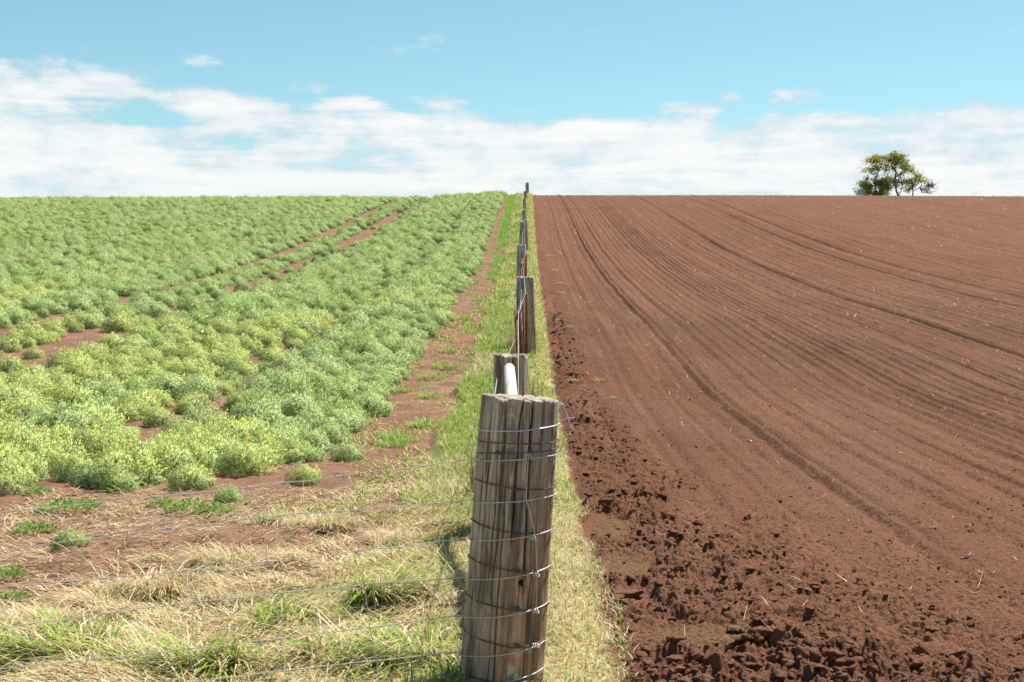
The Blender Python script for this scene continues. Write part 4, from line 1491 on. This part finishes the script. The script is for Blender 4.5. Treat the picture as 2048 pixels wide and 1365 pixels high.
# dry twiggy weed standing on the field side of the posts, and two tall seed heads
def twig_weed(seed, n, h, spread, cols):
    rng = np.random.default_rng(seed)
    A = Acc()
    for _ in range(n):
        a = rng.uniform(0, 6.28); r = spread * rng.random() ** .7
        b = np.array([math.cos(a) * .04, math.sin(a) * .04, 0])
        e = np.array([math.cos(a) * r, math.sin(a) * r, h * rng.uniform(.5, 1.05)])
        m_ = (b + e) / 2 + rng.normal(0, .03, 3)
        V, Q = tube(spline(np.array([b, m_, e]), 9), np.linspace(.003, .0012, 9), 4)
        A.add(V, Q, cols[rng.integers(len(cols))])
    return A.mesh('dry_weed')


TW = np.array([(.16, .095, .06), (.24, .155, .10), (.30, .21, .14)])
for seed, x, y, h, s, n, lab in ((1, .06, 12.6, .62, .10, 60, 'brown twiggy dead weed on the field side behind the second post'),
                                 (2, -.16, 14.5, .50, .13, 70, 'pale dry weed clump left of the leaning picket'),
                                 (3, -.20, 20.5, .55, .16, 70, 'dry stalky weed in the grass beside the touching posts'),
                                 (4, -.35, 9.9, .36, .12, 50, 'thin dry stalks in the grass left of the strainer post')):
    o = link('dry_weed', twig_weed(seed, n, h, s, TW if seed in (1,) else DRY[[1, 3, 4]] * .8), M_STRAW)
    o.location = (x, y, g1(x, y))
    tag(o, lab, 'dry weed', 'dead weeds in the fence line')

# ------------------------------------------------------------------ trees on the crest
TD_ = 132.0
PXM = TD_ / F


def tz(X, Y):     # coordinates read off an enlargement of the trees
    return 1650 + X / 6.827, 280 + Y / 6.827


def tree(name, root_px, limbs, clumps, pal, label, cat, seed, leaf=.22, nleaf=38):
    rng = np.random.default_rng(seed)
    rx, ry = tz(*root_px)
    X0 = (rx - CX) * PXM
    gz0 = g1(X0, TD_)
    o = empty(name, (X0, TD_, gz0))
    def loc(X, Y, d=0.0):
        px, py = tz(X, Y)
        p = at(px, py, TD_)
        return np.array([p[0] - X0, d, p[2] - gz0])
    A = Acc()
    if limbs:
        for pts, r0, r1, d1 in limbs:
            P = np.array([loc(a, b, d1 * i / (len(pts) - 1)) for i, (a, b) in enumerate(pts)])
            if pts[0][1] > 740: P = np.vstack([[P[0][0] + .05, 0, -.2], P])
            P = spline(P, 6 * len(P))
            V, Q = tube(P, np.linspace(r0, r1, len(P)) * PXM / 6.827, 7)
            A.add(V, Q)
            L = len(P)
            for _ in range(int(2 + L * .25)):                  # side twigs
                i = rng.integers(L // 3, L)
                d = rng.normal(0, 1, 3); d[2] = abs(d[2]) * .5 + .25; d /= np.linalg.norm(d)
                ln = rng.uniform(.25, .8)
                V, Q = tube(spline(np.array([P[i], P[i] + d * ln * .5 + rng.normal(0, .06, 3), P[i] + d * ln]), 7), np.linspace(.03, .010, 7), 4)
                A.add(V, Q)
        link('trunk', A.mesh('trunk'), M_BARK, o)
    Vs, Cs = [], []
    for (cx, cy, wx, wy, dens) in clumps:
        c = loc(cx, cy, rng.normal(0, .5))
        wx_, wy_ = wx * PXM / 6.827, wy * PXM / 6.827
        ns = max(2, int(dens * wx * wy / 290))
        for _ in range(ns):                                     # small leaf clusters on the shell of the clump
            q = rng.normal(0, 1, 3); q /= np.linalg.norm(q); q *= rng.random() ** .45
            cc = c + q * np.array([wx_, wx_ * 1.0, wy_])
            n = int(nleaf * rng.uniform(.5, 1.3))
            pos = cc + rng.normal(0, .17, (n, 3)) * np.array([1.2, 1.2, .75])
            d = rng.normal(0, 1, (n, 3)) + np.array([0, 0, .3]); d /= np.linalg.norm(d, axis=1)[:, None]
            s = np.cross(d, rng.normal(0, 1, (n, 3))); s /= np.linalg.norm(s, axis=1)[:, None]
            ll = leaf * rng.uniform(.5, 1.1, n)[:, None]
            Vs.append(np.stack([pos, pos + d * ll * .5 - s * ll * .24, pos + d * ll, pos + d * ll * .5 + s * ll * .24], 1))
            Cs.append(np.clip(pal[rng.integers(len(pal))] * (1 + rng.normal(0, .16, (n, 1))), .01, .6))
    link('crown', quads_mesh('crown', np.concatenate(Vs), np.concatenate(Cs)), M_TREE, o)
    tag(o, label, cat, 'trees on the crest')
    return o


OLIVE = np.array([(.26, .28, .04), (.32, .31, .05), (.19, .23, .04), (.34, .29, .06)])
DARKG = np.array([(.17, .26, .05), (.21, .30, .06), (.18, .27, .065)])
LIMEG = np.array([(.32, .39, .07), (.36, .41, .09), (.27, .35, .06)])
tree('tree', (690, 770), [([(690, 770), (688, 650), (690, 560), (715, 490), (740, 420), (765, 350)], 13, 5, .3), ([(690, 560), (660, 490), (630, 470)], 6, 2, -.4), ([(712, 490), (680, 440), (640, 410), (590, 405)], 6, 2, .4),
                         ([(740, 420), (700, 340), (640, 300), (560, 310)], 6, 2, -.5), ([(760, 360), (800, 290), (790, 250)], 6, 2, .3)],
     [(560, 308, 34, 16, 1.1), (640, 285, 48, 34, 1.1), (710, 250, 60, 34, 1.1), (770, 240, 45, 28, 1), (700, 305, 50, 24, 1), (760, 300, 44, 28, .9), (660, 250, 34, 20, 1),
      (565, 415, 30, 14, 1.1), (620, 405, 40, 20, 1.0), (690, 395, 50, 24, 1), (745, 390, 34, 20, 1), (800, 370, 36, 30, 1), (640, 445, 26, 10, .6), (820, 280, 26, 40, .9)],
     OLIVE, 'spreading crest tree with flat topped olive crown, left of the tall central one', 'tree', 11)
tree('tree', (990, 770), [([(995, 770), (975, 700), (965, 620), (955, 520), (975, 450), (960, 380), (940, 300)], 15, 5, .2), ([(958, 520), (1000, 490), (1050, 470), (1110, 440)], 7, 2, .6), ([(970, 450), (930, 400), (890, 340), (880, 280)], 7, 2, -.5),
                         ([(1010, 765), (1045, 690), (1060, 640), (1110, 590)], 7, 3, .4), ([(955, 560), (1010, 530), (1030, 460), (1060, 390)], 7, 3, -.4), ([(880, 430), (862, 480), (820, 500), (822, 440), (845, 390)], 5, 2, .2)],
     [(950, 205, 44, 24, 1.1), (1010, 225, 48, 30, 1.1), (900, 225, 44, 32, 1), (960, 260, 66, 36, 1.1), (1050, 270, 44, 34, 1.1), (890, 290, 44, 40, 1), (1070, 310, 34, 26, 1), (1000, 330, 66, 34, 1),
      (900, 360, 40, 34, .9), (950, 410, 44, 26, 1), (860, 415, 34, 20, 1), (1060, 380, 60, 40, 1), (1130, 370, 48, 28, 1.1), (1180, 370, 32, 28, 1.1), (1150, 420, 44, 26, .9), (1170, 450, 26, 16, .8), (1080, 430, 40, 28, .8),
      (1040, 480, 44, 24, .7), (990, 490, 30, 18, .6), (1100, 580, 50, 30, .9), (1140, 570, 30, 34, .9), (1050, 600, 44, 26, .9), (980, 590, 56, 44, 1), (900, 530, 60, 36, 1.1), (860, 560, 50, 36, 1), (930, 620, 40, 30, .9), (1140, 620, 26, 20, .6)],
     OLIVE, 'tallest crest tree with bare forked trunk in the middle of the group', 'tree', 12)
tree('tree', (1200, 770), [([(1197, 770), (1203, 700), (1198, 640), (1190, 590), (1195, 540)], 11, 4, .2), ([(1205, 700), (1240, 680), (1290, 655), (1330, 610), (1310, 560)], 6, 3, .4), ([(1200, 640), (1225, 580), (1250, 520), (1290, 500)], 5, 2, -.3)]
     + [([(1290, 655), (1340, 670 + k * 12), (1400 + k * 8, 660 + k * 22 - 30), (1440 + k * 12, 625 + k * 30)], 4, 1.5, .2 * k) for k in range(5)]
     + [([(1340, 650), (1400, 625 - k * 8), (1450, 640 - k * 14 + 20), (1490 - k * 14, 670 - k * 26)], 3, 1.5, -.2 * k) for k in range(3)]
     + [([(1200, 690), (1165, 670), (1140, 700 + 14 * k)], 3, 1.5, .2) for k in range(2)],
     [(1250, 490, 36, 22, 1.1), (1300, 500, 36, 24, 1.1), (1340, 530, 36, 30, 1.1), (1350, 570, 26, 20, 1), (1220, 530, 30, 20, .8), (1260, 580, 44, 26, .9), (1310, 560, 30, 24, .9), (1250, 615, 36, 16, .7), (1150, 690, 20, 14, .3)],
     OLIVE, 'small crest tree with bare drooping twigs on its right side', 'tree', 13)
tree('bush', (600, 775), [([(600, 775), (570, 690), (560, 600)], 8, 3, .3)],
     [(560, 540, 36, 24, 1), (530, 590, 44, 36, 1.1), (590, 590, 50, 40, 1.2), (500, 640, 40, 34, 1.1), (560, 650, 60, 40, 1.2), (490, 690, 34, 26, 1.1), (620, 630, 44, 40, 1), (550, 720, 36, 24, .9), (640, 580, 44, 30, 1), (470, 710, 20, 14, .8),
      (740, 580, 60, 30, 1), (800, 600, 60, 40, 1), (700, 610, 50, 34, 1), (830, 640, 44, 36, .9), (650, 680, 50, 40, 1), (690, 720, 50, 40, 1.1)],
     DARKG, 'dark green rounded bush at the left foot of the crest trees', 'bush', 14)
tree('bush', (760, 775), [([(780, 775), (780, 720), (790, 660)], 6, 3, .2)],
     [(770, 650, 50, 28, 1.2), (820, 680, 50, 34, 1.2), (760, 700, 50, 30, 1.1), (840, 725, 36, 30, 1.1), (600, 735, 60, 30, 1.2), (560, 755, 50, 18, 1.2), (650, 745, 44, 24, 1), (720, 740, 44, 24, 1), (800, 745, 44, 24, 1.1)],
     LIMEG, 'bright yellow green bush in front of the crest tree trunks', 'bush', 15)
